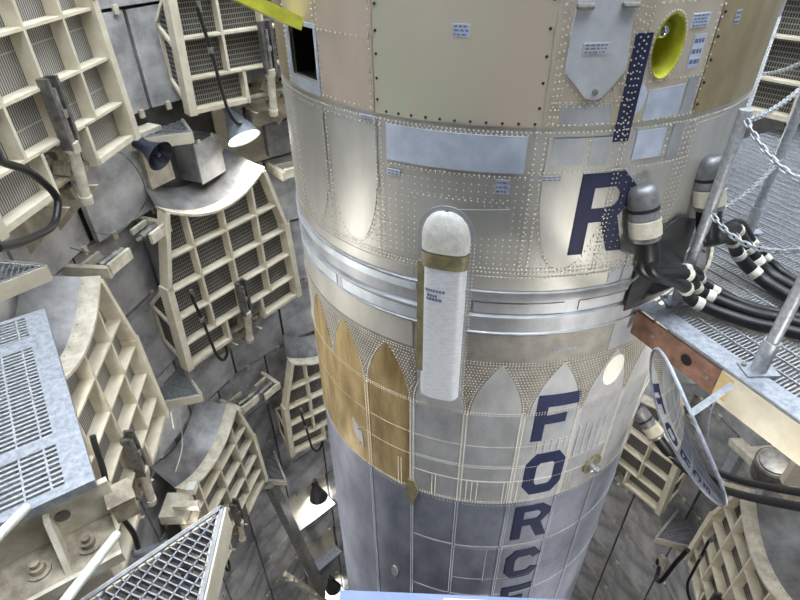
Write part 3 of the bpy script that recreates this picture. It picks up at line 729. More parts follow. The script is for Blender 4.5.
tri_at('dim triangular grating low between platforms near the slanted beam', 147, -8.1, 3.3, .36)
tri_at('dim triangular grating at the lower right between two platforms', 11.5, -8.1, 3.3, .36)
tri_grating('large triangular grating with cream sides in the bottom left foreground', (-1.445, -2.79), (-2.05, -3.345), (-1.40, -3.65), -1.9, .026, .046, .035, 'cream', .14, True)

# ------------------------------------------------------------------ landing deck on the left
deck = thing('landing_deck', 'galvanised deck plate with grating windows at the left edge', 'deck')
d1 = Vector((.571, -.821, 0)); d2 = Vector((-.821, -.571, 0)); zz = Vector((0, 0, 1))
dm = Matrix((d1, d2, zz)).transposed().to_4x4(); dm.translation = V(-2.94, -1.33, -2.0)
deck.matrix_world = dm
WIN = [(.03, .26), (.36, 1.14), (1.20, 1.47)]; DB0, DB1 = .11, .75
bm = BM()
xs = [0] + [v for w_ in WIN for v in w_] + [1.523]
box(bm, (1.523 / 2, DB0 / 2, -.005), (1.523, DB0, .01)); box(bm, (1.523 / 2, DB1 + .06, -.005), (1.523, .12, .01))
for a, b in zip(xs[::2], xs[1::2]): box(bm, ((a + b) / 2, (DB0 + DB1) / 2, -.005), (b - a, DB1 - DB0, .01))
obj('deck_plate', bm, 'galv_plate', deck)
for a, b in WIN:
    bm = BM(); x = a
    k = a
    while k < b: box(bm, (k, (DB0 + DB1) / 2, -.014), (.012, DB1 - DB0, .026)); k += .031
    k = DB0 + .05
    while k < DB1: box(bm, ((a + b) / 2, k, -.008), (b - a, .008, .012)); k += .1
    stuff(obj('grating_bars', bm, 'galv', deck))
bm = BM(); box(bm, (1.523 / 2, .012, -.03), (1.523, .02, .04)); box(bm, (1.51, .44, -.03), (.02, .86, .04)); obj('edge_beam', bm, 'galv_plate', deck)
for x in (.2, .8, 1.35):
    bm = BM(); box(bm, (x, .46, -.14), (.06, .8, .16)); obj('joist', bm, 'cream_worn', deck)
# cream support bracket with anchor bolts beneath the deck
sup = thing('deck_support', 'cream steel support bracket with two anchor bolts under the left deck', 'bracket', dm @ Matrix.Translation((1.35, .45, -.12)))
bm = BM(); box(bm, (.10, -.06, -.09), (.03, .84, .22)); obj('web_plate', bm, 'cream_worn', sup)
bm = BM(); box(bm, (.22, -.12, -.20), (.24, .62, .025)); obj('base_plate', bm, 'grime', sup)
bm = BM(); box(bm, (.345, -.12, -.215), (.02, .62, .06)); obj('base_edge', bm, 'cream_worn', sup)
bm = BM(); prism(bm, [(.115, .0), (.17, .0), (.32, -.19), (.115, -.19)], -.235, -.21); obj('gusset', bm, 'cream_worn', sup)
for y in (-.32, -.12):
    bm = BM(); mmx = Matrix.Translation((.23, y, -.188)); lathe(bm, [(.05, 0), (.05, .01), (.032, .012), (.032, .04), (.02, .042), (.02, .065), (.004, .067)], 12, mmx); obj('anchor_bolt', bm, 'grime', sup, smooth=True)
bm = BM(); lathe(bm, [(.032, 0), (.032, .004), (.004, .004)], 20, Matrix.Translation((.116, -.27, -.06)) @ Matrix.Rotation(PI / 2, 4, 'Y')); obj('round_hole', bm, 'steel_dark', sup)
bm = BM(); box(bm, (.14, -.5, -.13), (.11, .1, .12)); box(bm, (.14, -.5, -.065), (.13, .12, .012)); jb = tag(obj('junction_box', bm, 'grime'), 'small grey junction box beside the deck support bracket', 'box'); jb.matrix_world = sup.matrix_world.copy()
bm = BM(); box(bm, (.17, -.1, -.5), (.26, .5, .55)); o = obj('pedestal', bm, 'cream_worn', sup)

# two loose white pipes rising towards the viewer at the lower left
for lab, p, q in (('white pipe crossing in front of the anchor bolts', V(-1.83, -2.88, -1.93), V(-1.78, -3.40, -1.645)), ('white pipe rising past the deck grating at the left photo edge', V(-2.10, -2.88, -1.75), V(-1.98, -3.24, -1.51))):
    bm = BM(); tube(bm, [p, q], .017, 12); tag(obj('white_pipe', bm, 'oval_white', smooth=True), lab, 'pipe')

# ------------------------------------------------------------------ access deck on the right
RD = -2.0
acc = thing('access_deck', 'galvanised grating access deck with cream edge beam, right of the missile', 'deck')
acc.matrix_world = Matrix.Translation((0, 0, ZC + RD))
e0, e1 = Vector((.70, -1.40)), Vector((1.62, -3.35))
ed = (e1 - e0).normalized(); en = Vector((-ed.y, ed.x))      # en points away from the left edge, into the deck
outline = [e0, e1] + [Vector((4.0 * math.cos(math.radians(a)), 4.0 * math.sin(math.radians(a)))) for a in range(-62, 31, 6)] + [Vector((1.62 * math.cos(math.radians(a)), 1.62 * math.sin(math.radians(a)))) for a in range(26, -61, -6)]
def inside(p):
    c = False; n = len(outline)
    for i in range(n):
        a, b = outline[i], outline[i - 1]
        if (a.y > p.y) != (b.y > p.y) and p.x < (b.x - a.x) * (p.y - a.y) / (b.y - a.y) + a.x: c = not c
    return c
def clip_segments(o, d, lo, hi, st=.02):
    segs = []; cur = None; k = lo
    while k < hi:
        ins = inside(o + d * k)
        if ins and cur is None: cur = k
        if not ins and cur is not None: segs.append((cur, k)); cur = None
        k += st
    if cur is not None: segs.append((cur, hi))
    return segs
bm = BM()
k = .14
while k < 5.4:                                    # long rods parallel to the edge beam
    o = e0 + en * k
    for a, b in clip_segments(o, ed, -4.5, 4.5, .04):
        p, q = o + ed * a, o + ed * b; bar(bm, (p.x, p.y, .002), (q.x, q.y, .002), .007, .01, (en.x, en.y, 0))
    k += .1
k = -4.5
while k < 3.2:                                    # bearing bars across
    o = e0 + ed * k
    for a, b in clip_segments(o, en, .1, 5.4, .04):
        p, q = o + en * a, o + en * b; bar(bm, (p.x, p.y, -.018), (q.x, q.y, -.014), .006, .028, (ed.x, ed.y, 0))
    k += .022
stuff(obj('grating_bars', bm, 'galv', acc))
L_ = (e1 - e0).length
def eb(o_in, width, zc, h, a, b, name, m):
    bm = BM(); p, q = e0 + en * o_in + ed * a, e0 + en * o_in + ed * b; bar(bm, (p.x, p.y, zc), (q.x, q.y, zc), width, h, (en.x, en.y, 0)); return obj(name, bm, m, acc)
eb(.07, .13, .006, .012, 0, L_, 'edge_plate', 'galv_plate')
eb(.01, .02, -.11, .2, .60, L_, 'edge_beam', 'cream')
eb(.012, .022, -.11, .17, .0, .60, 'end_channel', 'rust')
eb(.0085, .02, -.1, .16, .60, .68, 'paint_patch', 'yellow_paint')
for s, z in ((.16, -.10), (.54, -.11)):
    bm = BM(); p = e0 + en * -.002 + ed * s; lathe(bm, [(.012, 0), (.012, .01), (.003, .011)], 10, aim((p.x, p.y, z), (-en.x, -en.y, 0))); obj('bolt', bm, 'steel_mid', acc)
bm = BM(); p = e0 + en * -.0005 + ed * .40; lathe(bm, [(.035, 0), (.035, .002), (.002, .002)], 20, aim((p.x, p.y, -.10), (-en.x, -en.y, 0))); obj('round_hole', bm, 'black', acc)
bm = BM()
for a in range(-60, 26, 4):
    p, q = [Vector((1.64 * math.cos(math.radians(x)), 1.64 * math.sin(math.radians(x)), -.04)) for x in (a, a + 4)]; bar(bm, p, q, .10, .02, (0, 0, 1))
obj('inner_rim', bm, 'cream_worn', acc)
for az in (-46, -22, 2, 24):
    bm = BM(); p, q = W(az, 1.75, -.16 - ZC), W(az, 3.95, -.16 - ZC); bar(bm, p, q, .16, .07, (0, 0, 1)); obj('joist', bm, 'cream', acc)
# cream corbel holding the deck at the wall
bm = BM(); prism(bm, [(-.1, 0), (.1, 0), (.1, -.5), (-.1, -.5)], .0, .7); bmesh.ops.transform(bm, matrix=basis(303, 3.99, -.22 - ZC), verts=bm.verts); obj('corbel', bm, 'cream', acc)
for az, r_ in ((1.5, 3.35), (349.5, 3.25)):
    bm = BM(); bar(bm, W(az, r_, -2.55 - ZC), W(az, 3.98, -2.55 - ZC), .7, .08, (0, 0, 1)); obj('corbel', bm, 'cream', acc)

def post(label, x, y, top, r=.03, flange=True):
    t = thing('railing_post', label, 'post', Matrix.Translation(V(x, y, RD + .012)), 'railing posts on the access deck')
    bm = BM(); tube(bm, [(0, 0, 0), (0, 0, top - RD)], r, 16); obj('tube', bm, 'galv', t, smooth=True)
    bm = BM(); tube(bm, [(0, 0, 0), (0, 0, .2)], r * 1.3, 16); obj('socket', bm, 'galv', t, smooth=True)
    if flange:
        bm = BM(); box(bm, (0, 0, .006), (.17, .11, .012)); f = obj('flange', bm, 'galv_plate', t)
        for sx in (-.065, .065):
            bm = BM(); lathe(bm, [(.014, .012), (.014, .026), (.003, .027)], 6, Matrix.Translation((sx, .03, 0))); obj('nut', bm, 'steel_mid', f)
    return t
PA, PB_, PC, PD = (.955, -1.36), (2.25, .72), (1.84, -.50), (1.12, -1.97)
post('grey railing post in front of the rear umbilical plug', PA[0], PA[1], -.84)
post('grey railing post furthest back beside the upper right platform', PB_[0], PB_[1], -.35)
post('grey railing post at the right photo edge behind the chains', PC[0], PC[1], -.55)
post('grey railing post nearest the viewer with bolted flange on the deck', PD[0], PD[1], -.93)

# chains made of single links
def link_mesh(l=.05, wd=.032, r=.0055):
    bm = BM(); pts = []
    hl, hw = l / 2 - wd / 2 + r, wd / 2 - r
    for k in range(6): t = -PI / 2 + PI * k / 5; pts.append(Vector((hl + hw * math.cos(t), hw * math.sin(t), 0)))
    for k in range(6): t = PI / 2 + PI * k / 5; pts.append(Vector((-hl + hw * math.cos(t), hw * math.sin(t), 0)))
    n = len(pts); rings = []
    for i in range(n):
        d = (pts[(i + 1) % n] - pts[i - 1]).normalized(); nn = Vector((-d.y, d.x, 0)); z = Vector((0, 0, 1))
        rings.append([bm.verts.new(pts[i] + (nn * math.cos(2 * PI * k / 5) + z * math.sin(2 * PI * k / 5)) * r) for k in range(5)])
    for i in range(n):
        A, B = rings[i], rings[(i + 1) % n]
        for k in range(5): bm.faces.new((A[k], A[(k + 1) % 5], B[(k + 1) % 5], B[k]))
    for f in bm.faces: f.smooth = True
    me = bpy.data.meshes.new('chain_link'); bm.to_mesh(me); bm.free(); me.materials.append(MATS['galv']); return me
LINK = link_mesh()
def chain(label, p, q, sag):
    p, q = Vector(p), Vector(q); t = thing('chain', label, 'chain', Matrix.Translation(p), 'galvanised railing chains')
    N_ = 60; pts = [p.lerp(q, i / N_) - Vector((0, 0, sag * 4 * (i / N_) * (1 - i / N_))) for i in range(N_ + 1)]
    acc_, step, k = 0.0, .0375, 0
    d = [0]
    for a, b in zip(pts, pts[1:]): d.append(d[-1] + (b - a).length)
    n = int(d[-1] / step)
    j = 0
    for i in range(n):
        s = (i + .5) * step
        while d[j + 1] < s and j < N_ - 1: j += 1
        f = (s - d[j]) / (d[j + 1] - d[j]); c = pts[j].lerp(pts[j + 1], f); ax = (pts[j + 1] - pts[j]).normalized()
        sd = ax.cross(Vector((0, 0, 1))); sd = sd.normalized() if sd.length > 1e-3 else Vector((1, 0, 0)); up_ = sd.cross(ax)
        if i % 2: sd, up_ = (sd + up_).normalized(), (up_ - sd).normalized()
        else: sd, up_ = (sd - up_).normalized(), (up_ + sd).normalized()
        m = Matrix((ax, sd, up_)).transposed().to_4x4(); m.translation = c - p
        o = bpy.data.objects.new('chain_link', LINK); COL.objects.link(o); o.parent = t; o.matrix_basis = m
chain('chain from the capped post top swinging right towards the viewer', V(PA[0], PA[1] - .03, -.87), V(PD[0] + .05, PD[1], -.98), .10)
chain('lower chain from the middle of the front post to the right edge', V(PA[0], PA[1] - .04, -1.38), V(PD[0] + .05, PD[1], -1.22), .12)
chain('chain rising from the front post to the right edge post', V(PA[0] + .03, PA[1], -1.38), V(PC[0], PC[1] - .03, -1.42), .06)
chain('upper chain between the front post top and the right edge post', V(PA[0] + .03, PA[1], -.88), V(PC[0], PC[1] - .03, -.86), .05)
chain('chain strung from the rearmost post towards the right edge', V(PB_[0] - .03, PB_[1], -1.17), V(PC[0], PC[1], -.75), .05)
chain('chain hanging down along the rearmost post', V(PB_[0], PB_[1] - .04, -.75), V(PA[0] + .02, PA[1] + .02, -.90), .04)

# ------------------------------------------------------------------ umbilical plugs and cables
def path_tube(name, pts, r, m, parent, n=6, seg=10):
    bm = BM(); tube(bm, smooth_path(pts, n), r, seg); return obj(name, bm, m, parent, smooth=True)
def bands(parent, pts, fr, r, n=6):
    P_ = smooth_path(pts, n)
    for f in fr:
        i = min(int(f * (len(P_) - 2)), len(P_) - 2); a, b = P_[i], P_[i + 1]; d = (b - a).normalized()
        bm = BM(); lathe(bm, [(r + .004, -.022), (r + .005, -.02), (r + .005, .02), (r + .004, .022)], 12, aim((a + b) / 2, d)); obj('tape_band', bm, 'white_tape', parent, smooth=True)
def umbilical(label, az, z, lead, cables, r=.034, dirn=(.30, 0, -1), scale=1.0):
    """plug on the hull, black boot and a bundle of cables; coordinates in metres from the silo axis"""
    base = W(az, R - .02, z); t = thing('umbilical', label, 'cable', Matrix.Translation(base))
    n = Vector((math.cos(math.radians(az)), math.sin(math.radians(az)), 0)); d = (n * dirn[0] + Vector((0, 0, dirn[2])) + Vector((-n.y, n.x, 0)) * dirn[1]).normalized()
    q = .078 * scale
    def sec(name, prof, m, par=t):
        bm = BM(); lathe(bm, prof, 24, aim(n * .055, d)); return obj(name, bm, m, par, smooth=True)
    sec('plug_shell', [(q * .55, -.06), (q * .85, -.045), (q, -.01), (q, .10), (q * 1.04, .105), (q * 1.04, .115), (q * .98, .12)], 'plug_metal')
    sec('black_ring', [(q * 1.02, .055), (q * 1.03, .058), (q * 1.03, .07), (q * 1.02, .073)], 'bolt_dark')
    sec('clamp_ring', [(q * 1.0, .12), (q * 1.07, .125), (q * 1.07, .21), (q * .9, .215)], 'cream_worn')
    sec('clamp_wire', [(q * .95, .215), (q * .98, .22), (q * .98, .235), (q * .9, .24)], 'steel_mid')
    sec('boot', [(q * .86, .22), (q * .84, .34), (q * .7, .40)], 'rubber')
    bm = BM(); box(bm, (0, 0, 0), (.03, .04, .05), aim(n * .055, d) @ Matrix.Translation((0, -q * .9, .0))); obj('lug', bm, 'bolt_dark', t)
    end = n * .055 + d * .36
    for off, pts, rr, fr in cables:
        o3 = Vector(off); pp = [end - d * .06 + o3 * .6] + [end + d * .05 + o3] + [Vector((x, y, zz_ + ZC)) - base for x, y, zz_ in pts]
        c = path_tube('cable', pp, rr, 'rubber', t); bands(c, pp, fr, rr)
    return t
umbilical('front umbilical plug with black cables and white tape bands crossing the deck', 289.0, -1.225, None, [
    ((-.035, -.01, 0), [(.84, -1.53, -1.74), (.99, -1.47, -1.91), (1.25, -1.62, -1.95), (1.50, -1.74, -1.95), (2.3, -2.25, -1.95)], .036, (.38, .54)),
    ((.02, -.03, 0), [(.89, -1.48, -1.71), (1.04, -1.41, -1.88), (1.28, -1.55, -1.93), (1.53, -1.66, -1.94), (2.35, -2.15, -1.95)], .036, (.33, .46, .57)),
    ((.04, .02, 0), [(.94, -1.44, -1.71), (1.10, -1.35, -1.88), (1.33, -1.48, -1.94), (1.56, -1.58, -1.95), (2.4, -2.05, -1.95)], .028, (.30, .43, .55))], dirn=(.30, .16, -1))
umbilical('rear umbilical plug behind the front post with thick banded black cables', 307.5, -1.17, None, [
    ((-.03, -.02, 0), [(1.22, -1.22, -1.62), (1.38, -1.14, -1.80), (1.52, -1.22, -1.92), (1.62, -1.42, -1.94), (1.85, -1.75, -1.95), (2.6, -2.3, -1.95)], .04, (.34, .42, .55)),
    ((.03, .0, 0), [(1.27, -1.14, -1.60), (1.46, -1.06, -1.78), (1.60, -1.15, -1.92), (1.72, -1.36, -1.94), (1.95, -1.68, -1.95), (2.7, -2.2, -1.95)], .04, (.32, .44, .53)),
    ((.04, .04, 0), [(1.34, -1.08, -1.60), (1.55, -1.0, -1.80), (1.70, -1.08, -1.93), (1.80, -1.3, -1.95), (2.05, -1.6, -1.95), (2.8, -2.1, -1.95)], .026, (.42, .52))])
umbilical('lower umbilical plug on the shaded right flank with cables to the right edge', 325, -3.50, None, [
    ((.02, .0, 0), [(1.55, -.98, -3.86), (1.70, -1.18, -3.93), (1.78, -1.53, -3.69), (1.86, -1.97, -3.22), (1.88, -2.29, -2.80)], .031, (.2, .28)),
    ((.05, .03, 0), [(1.60, -.93, -3.78), (1.76, -1.14, -3.84), (1.84, -1.49, -3.60), (1.92, -1.93, -3.14), (1.94, -2.25, -2.72)], .028, (.2, .28, .34))], scale=.85, dirn=(1.0, -.2, -.75))
# black rubber sheet behind the front plug
o = cpoly('rubber_sheet', [[(293.0, -2.0), (293.5, -1.53), (302, -1.43), (311, -1.52), (311, -2.0)]], 'rubber_sheet', R + .03, .008, parent=None)
o.matrix_world = Matrix.Translation((0, 0, ZC)); tag(o, 'dark rubber sheet hanging against the missile behind the front cables', 'sheet')
bm = BM(); tube(bm, smooth_path([W(290, 1.69, -1.42), W(290.6, 1.67, -1.6), W(290.4, 1.6, -1.75), W(290, 1.56, -1.80)], 6), .005, 6); tag(obj('lanyard', bm, 'galv', smooth=True), 'thin steel lanyard hanging from the front plug', 'wire')

# ------------------------------------------------------------------ convex mirror on the deck edge
mn = Vector((-.965, -.132, -.226)).normalized(); mc = V(.50, -2.468, -1.811) + mn * .07
view = (mc - M.translation).normalized()
maj = (mn.cross(view)).normalized()                 # long axis of the oval
mino = mn.cross(maj)
mx = Matrix((maj, mino, mn)).transposed().to_4x4(); mx.translation = mc
mir = thing('mirror', 'oval convex inspection mirror reflecting the blue letters, below the deck edge', 'mirror', mx)
ra, rb, kc = .332, .165, .85
bm = BM(); rings = []
for i in range(9):
    s = i / 8; ring = []
    for k in range(48):
        x, y = ra * s * math.cos(2 * PI * k / 48), rb * s * math.sin(2 * PI * k / 48)
        ring.append(Vector((x, y, 1 / -kc + math.sqrt(1 / kc ** 2 - x * x - y * y))))
    rings.append(ring)
c0 = bm.verts.new(rings[0][0]); prev = None
for i in range(1, 9):
    cur = [bm.verts.new(p) for p in rings[i]]
    for k in range(48):
        if prev is None: bm.faces.new((c0, cur[k], cur[(k + 1) % 48]))
        else: bm.faces.new((prev[k], cur[k], cur[(k + 1) % 48], prev[(k + 1) % 48]))
    prev = cur
low = [bm.verts.new(v.co - Vector((0, 0, .012))) for v in prev]
for k in range(48): bm.faces.new((prev[k], low[k], low[(k + 1) % 48], prev[(k + 1) % 48]))
bm.faces.new(low); obj('mirror_glass', bm, 'mirror', mir, smooth=True)
bm = BM(); pts = [p + Vector((0, 0, -.004)) for p in rings[8]]; tube(bm, [Vector((p.x * 1.02, p.y * 1.03, p.z)) for p in pts + pts[:1]], .008, 8, cap=False); obj('rim', bm, 'galv_plate', mir, smooth=True)
bm = BM(); mi = mx.inverted(); p0 = mi @ V(.56, -2.33, -1.92); p1 = mi @ V(.72, -2.16, -2.10); p2 = mi @ V(.97, -2.03, -2.03)
bar(bm, (0.0, 0, -.05), p1, .034, .01); bar(bm, p1, p2, .034, .01); obj('bracket', bm, 'galv_plate', mir)

# ------------------------------------------------------------------ lamps
def bell_lamp(label, p, d, watts, scale=1.0, glow=True):
    t = thing('bell_lamp', label, 'lamp', aim(p, d), 'bell shaped silo lamps')
    s = scale
    bm = BM(); lathe(bm, [(.03 * s, -.34 * s), (.05 * s, -.33 * s), (.055 * s, -.24 * s), (.075 * s, -.20 * s), (.10 * s, -.12 * s), (.13 * s, -.05 * s), (.15 * s, 0), (.145 * s, .0), (.12 * s, -.05 * s), (.07 * s, -.16 * s), (.01 * s, -.17 * s)], 28, cap=False); obj('shade', bm, 'lamp_shade', t, smooth=True)
    bm = BM(); lathe(bm, [(.002, .012 * s), (.06 * s, .006 * s), (.12 * s, -.012 * s), (.122 * s, -.03 * s), (.01, -.035 * s)], 28, cap=False); obj('lens', bm, 'lamp_glow', t, smooth=True)
    bm = BM(); tube(bm, [(0, 0, -.33 * s), (0, 0, -.42 * s), (0, .12, -.46 * s)], .02, 8); obj('stem', bm, 'steel_mid', t)
    l = bpy.data.lights.new('lamp_light', 'AREA'); l.shape = 'DISK'; l.size = .24 * s; l.energy = watts; l.color = (1.0, .96, .89); l.spread = math.radians(150)
    lo = bpy.data.objects.new('lamp_light', l); COL.objects.link(lo); lo.parent = t; lo.matrix_basis = Matrix.Translation((0, 0, .03)) @ Matrix.Rotation(PI, 4, 'X')
    return t
def lamp_at(label, az, r, z, watts, d=None, scale=1.0):
    p = W(az, r, z); n = Vector((p.x, p.y, 0)).normalized()
    if d is None: d = -n + Vector((0, 0, -.45))
    return bell_lamp(label, p, d, watts, scale)
lamp_at('lit grey bell lamp hanging above the curved grey top sheet', 137.4, 3.5, -2.25, 12, Vector((.42, -.48, -.75)), 1.4)
lamp_at('bell lamp under the left grating tip, out of the photo', 205, 3.5, -2.6, 30)
lamp_at('bell lamp behind the access deck left end, out of the photo', 291, 3.5, -2.5, 30)
lamp_at('bell lamp beneath the middle left platform, low in the silo', 192, 3.5, -5.9, 37)
lamp_at('bell lamp below the access deck, low in the silo', 300, 3.5, -5.7, 28)
lamp_at('bell lamp behind the upper right platform', 62, 3.5, -2.4, 30)
lamp_at('bell lamp behind the missile low in the silo', 85, 3.5, -6.5, 66)
lamp_at('bell lamp at the lower right wall beneath the access deck', 350, 3.5, -3.6, 25)
lamp_at('bell lamp at the bottom left of the silo', 215, 3.5, -9.5, 42)
lamp_at('bell lamp at the bottom right of the silo', 310, 3.5, -9.5, 33)

# dark blue horn below the wedge grating
horn = thing('horn', 'dark blue horn loudspeaker under the wedge grating', 'loudspeaker', aim(W(155.8, 3.52, -2.10), Vector((.85, -.42, -.35))))
bm = BM(); lathe(bm, [(.05, -.34), (.07, -.32), (.07, -.2), (.09, -.14), (.13, -.05), (.165, 0), (.16, .0), (.12, -.06), (.07, -.12)], 32, cap=False); obj('flare', bm, 'horn_blue', horn, smooth=True)
bm = BM(); lathe(bm, [(.075, -.11), (.045, -.08), (.02, -.02), (.004, -.015)], 24, cap=True); obj('throat', bm, 'horn_blue', horn, smooth=True)
# bell lamps in the duct openings low on the left, shining down on their ledges
for lab, p in (('dark bell lamp in the lit wall opening low on the left', W(130.5, 3.93, -10.36)), ('dark bell lamp at the bottom beside the pale window ledge', W(130.5, 3.93, -14.3))):
    t = bell_lamp(lab, p, Vector((.12, -.12, -1)), 16, 1.35)
    for c in t.children:
        if c.name.startswith('shade'): c.material_slots[0].link = 'OBJECT'; c.material_slots[0].material = MATS['rubber_sheet']
bm = BM(); mm = aim(W(354.0, 3.3, -4.9), Vector((-.25, -.15, 1))); lathe(bm, [(.19, -.3), (.19, -.02), (.17, 0), (.155, .0), (.15, .02), (.06, .03), (.005, .03)], 28, mm); t = tag(obj('round_housing', bm, 'steel_dark', smooth=True), 'dark round motor housing under the access deck edge', 'housing')

# ------------------------------------------------------------------ openings to the lit exhaust duct (low, far left)
for (a0, a1, z0, z1) in MISSING:
    c = (a0 + a1) / 2; bm = BM(); m = basis(c, RW, (z0 + z1) / 2); hw = RW * math.radians(STEP) / 2
    box(bm, (0, -.11, 0), (2 * hw, .02, z1 - z0 - .02), m); o = obj('duct_back', bm, 'cream', wall_left)
    bm = BM(); box(bm, (0, .0, -(z1 - z0) / 2 + .06), (2 * hw, .34, .03), m); obj('duct_sill', bm, 'galv_plate', wall_left)

# ------------------------------------------------------------------ wall equipment by the upper landing
bm = BM(); box(bm, (0, 0, 0), (1.05, .04, .95)); o = obj('backing_plate', bm, 'cream', wall_left); o.matrix_world = basis(130.5, 4.05, -2.33)
bx = thing('metal_cabinet', 'plain grey metal cabinet left of the lit bell lamp', 'cabinet', basis(143.4, 3.72, -2.43) @ Matrix.Rotation(.25, 4, 'Z'))
bm = BM(); box(bm, (0, -.16, 0), (.42, .3, .46)); obj('body', bm, 'sheet_grey', bx)
bm = BM(); box(bm, (0, .005, 0), (.44, .02, .48)); obj('front_panel', bm, 'wall_panel', bx)
bm = BM(); box(bm, (-.1, .02, .25), (.04, .02, .05)); box(bm, (.14, .02, .25), (.04, .02, .05)); obj('clip', bm, 'cream_worn', bx)
ax = thing('equipment_bracket', 'cream angled support plate right of the lit bell lamp', 'bracket', basis(127.5, 3.6, -2.06))
bm = BM(); prism(bm, [(-.34, -.10), (.3, .05), (.3, .12), (-.34, .16)], -.4, .0); obj('plate', bm, 'cream', ax)
bm = BM(); box(bm, (-.3, .03, .0), (.1, .1, .3)); tube(bm, [(-.2, .05, .3), (-.22, .05, -.12)], .045, 12); obj('rod', bm, 'cream_worn', ax)
bm = BM(); box(bm, (0, -.05, 0), (.5, .1, .42)); o = tag(obj('terminal_box', bm, 'sheet_grey'), 'grey box with mounting holes right of the lit bell lamp', 'box'); o.matrix_world = basis(126.3, 3.78, -2.48)
bm = BM(); box(bm, (0, -.1, 0), (.34, .2, .62)); o = tag(obj('horn_mount', bm, 'cream_worn'), 'cream mounting box behind the blue horn', 'box'); o.matrix_world = basis(152.3, 3.86, -2.25)
# thin wires on the upper left wall
for lab, pts in (('thin looped wire beside the upper left platform actuator', [W(168, 3.5, -1.85), W(160, 3.75, -2.0), W(157, 3.8, -2.35), W(157.5, 3.84, -2.65), W(164, 3.86, -2.78), W(170, 3.8, -2.55)]),
                 ('thin slack wire across the wall joint on the left', [W(173, 3.9, -2.62), W(169, 3.92, -2.85), W(163.5, 3.93, -3.06), W(160.5, 3.93, -2.95), W(159.5, 3.93, -2.7)]),
                 ('thin white wire draped by the lower left platform hinge', [W(175, 3.45, -5.0), W(171, 3.6, -5.0), W(167.5, 3.7, -5.3), W(169.5, 3.7, -5.75), W(176, 3.6, -5.75)])):
    bm = BM(); tube(bm, smooth_path(pts, 8), .007, 6); tag(obj('wire', bm, 'white_tape' if 'white' in lab else 'steel_mid', smooth=True), lab, 'wire')
bm = BM(); tube(bm, smooth_path([W(203, 3.1, -.95), W(198.3, 3.2, -1.17), W(192.3, 3.2, -1.38), W(188.6, 3.2, -1.63), W(189.5, 3.2, -1.73), W(193.3, 3.2, -1.76), W(204, 3.2, -1.55), W(214, 3.2, -1.30)], 8), .026, 10)
tag(obj('thick_hose', bm, 'rubber', smooth=True), 'thick black hose looping at the left photo edge', 'hose')
bm = BM(); tube(bm, smooth_path([basis(188, 3.3, z_) @ Vector((u_, 0, 0)) for u_, z_ in ((.74, -3.35), (.77, -3.45), (.82, -3.68), (.89, -3.85), (.90, -4.18), (.86, -4.52), (.90, -4.70))], 8), .024, 10)
tag(obj('thick_hose', bm, 'rubber', smooth=True), 'black hose snaking down the diamond-celled platform', 'hose')

# actuator gear between the diamond platform and the lower left platform
g = thing('actuator_gear', 'cluster of cream actuator housings behind the triangular grating tip', 'actuator', basis(181, 3.45, -6.05))
for nme, c, s_, m_ in (('housing', (0, -.1, 0), (.34, .3, .16), 'cream_worn'), ('motor', (.05, .05, -.28), (.2, .2, .3), 'grime'), ('cap_box', (-.2, .06, .12), (.12, .1, .1), 'oval_white'), ('arm', (.1, .1, .2), (.08, .3, .08), 'cream_worn')):
    bm = BM(); box(bm, c, s_); obj(nme, bm, m_, g)

# ------------------------------------------------------------------ lower left: slanted beam and ladder frame
bmx = thing('slanted_beam', 'long dusty beam slanting down towards the bottom edge left of the missile', 'beam')
bm = BM(); bar(bm, W(149.5, 3.55, -8.15), W(138.5, 3.55, -13.2), .14, .24); obj('beam', bm, 'steel_mid', bmx)
lf = thing('rung_frame', 'short rung frame at the foot of the slanted beam', 'frame')
bm = BM(); bar(bm, W(150.5, 3.5, -11.3), W(138.5, 3.5, -13.6), .06, .1); bar(bm, W(150.5, 3.7, -11.3), W(138.5, 3.7, -13.6), .06, .1); obj('rail', bm, 'cream_worn', lf)
for k in range(5):
    a = 150 - 2.4 * k; z = -11.4 - .45 * k; bm = BM(); bar(bm, W(a, 3.45, z), W(a, 3.75, z - .25), .05, .05); obj('rung', bm, 'cream_worn', lf)

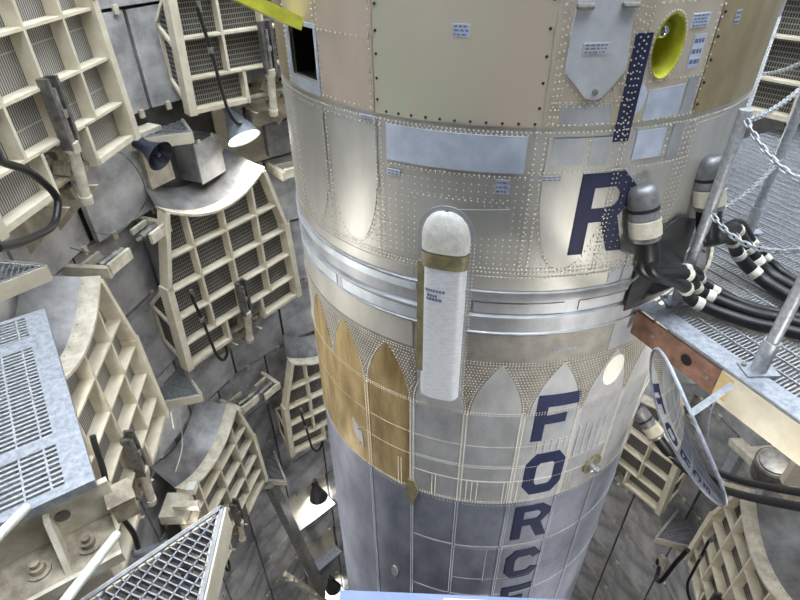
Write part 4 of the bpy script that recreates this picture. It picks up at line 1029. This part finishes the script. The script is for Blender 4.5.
# right side: socket box on wall and pale ledge under the deck
bm = BM(); box(bm, (0, .03, 0), (.1, .06, .28)); o = thing('wall_socket', 'small pale socket box on the dark lower right wall', 'socket', basis(14.5, 3.98, -9.45) @ Matrix.Rotation(.2, 4, 'Y')); obj('body', bm, 'cream_worn', o)
bm = BM(); box(bm, (.06, .05, -.06), (.05, .05, .12)); obj('plug', bm, 'rubber', o)
bm = BM(); tube(bm, smooth_path([W(14, 3.9, -9.55), W(12, 3.75, -9.45), W(10, 3.6, -9.3), W(6.5, 3.45, -8.9), W(4.5, 3.4, -8.1), W(3, 3.38, -7.6)], 8), .035, 8); tag(obj('socket_cable', bm, 'rubber', smooth=True), 'black cable from the wall socket to the bottom right platform', 'cable')
led = thing('pale_ledge', 'pale steel ledge with brackets below the access deck', 'ledge')
zup = Vector((0, 0, 1))
bm = BM(); bar(bm, W(9.0, 3.62, -5.68), W(352.0, 3.62, -5.33), .10, .16, zup); obj('rail', bm, 'cream_worn', led)
bm = BM(); bar(bm, W(12.0, 3.6, -6.72), W(0.5, 3.6, -6.05), .12, .12, zup); obj('lower_rail', bm, 'cream', led)
for az, z0_, z1_ in ((7.6, -6.4, -5.7), (359.5, -6.05, -5.5)):
    bm = BM(); bar(bm, W(az, 3.66, z0_), W(az, 3.66, z1_), .09, .16, (1, 0, 0)); obj('upright', bm, 'galv_plate', led)
for az, z_ in ((6, -5.66), (356, -5.46), (8, -6.5)):
    bm = BM(); bar(bm, W(az, 3.66, z_), W(az, 4.0, z_), .08, .08, zup); obj('wall_arm', bm, 'cream_worn', led)
bm = BM(); tube(bm, smooth_path([W(18, 3.7, -5.2), W(15, 3.5, -5.6), W(13, 3.5, -6.0), W(16, 3.55, -6.4), W(20, 3.6, -6.3)], 8), .012, 8); tag(obj('wire', bm, 'galv', smooth=True), 'bright looped wire behind the oval mirror', 'wire')

# ------------------------------------------------------------------ window sill in front of the viewer
sl = thing('viewing_ledge', 'pale blue metal ledge along the bottom edge in front of the viewer', 'ledge')
bm = BM(); mz = Matrix.Translation((-.80, -3.79, ZC - .54)) @ Matrix.Rotation(-.055, 4, 'Z'); box(bm, (.75, -.24, 0), (1.5, .48, .06), mz)
obj('top', bm, 'sill', sl)
bm = BM(); box(bm, (.115, -.24, .0315), (.04, .47, .004), mz); obj('scuffed_plate', bm, 'galv', sl)
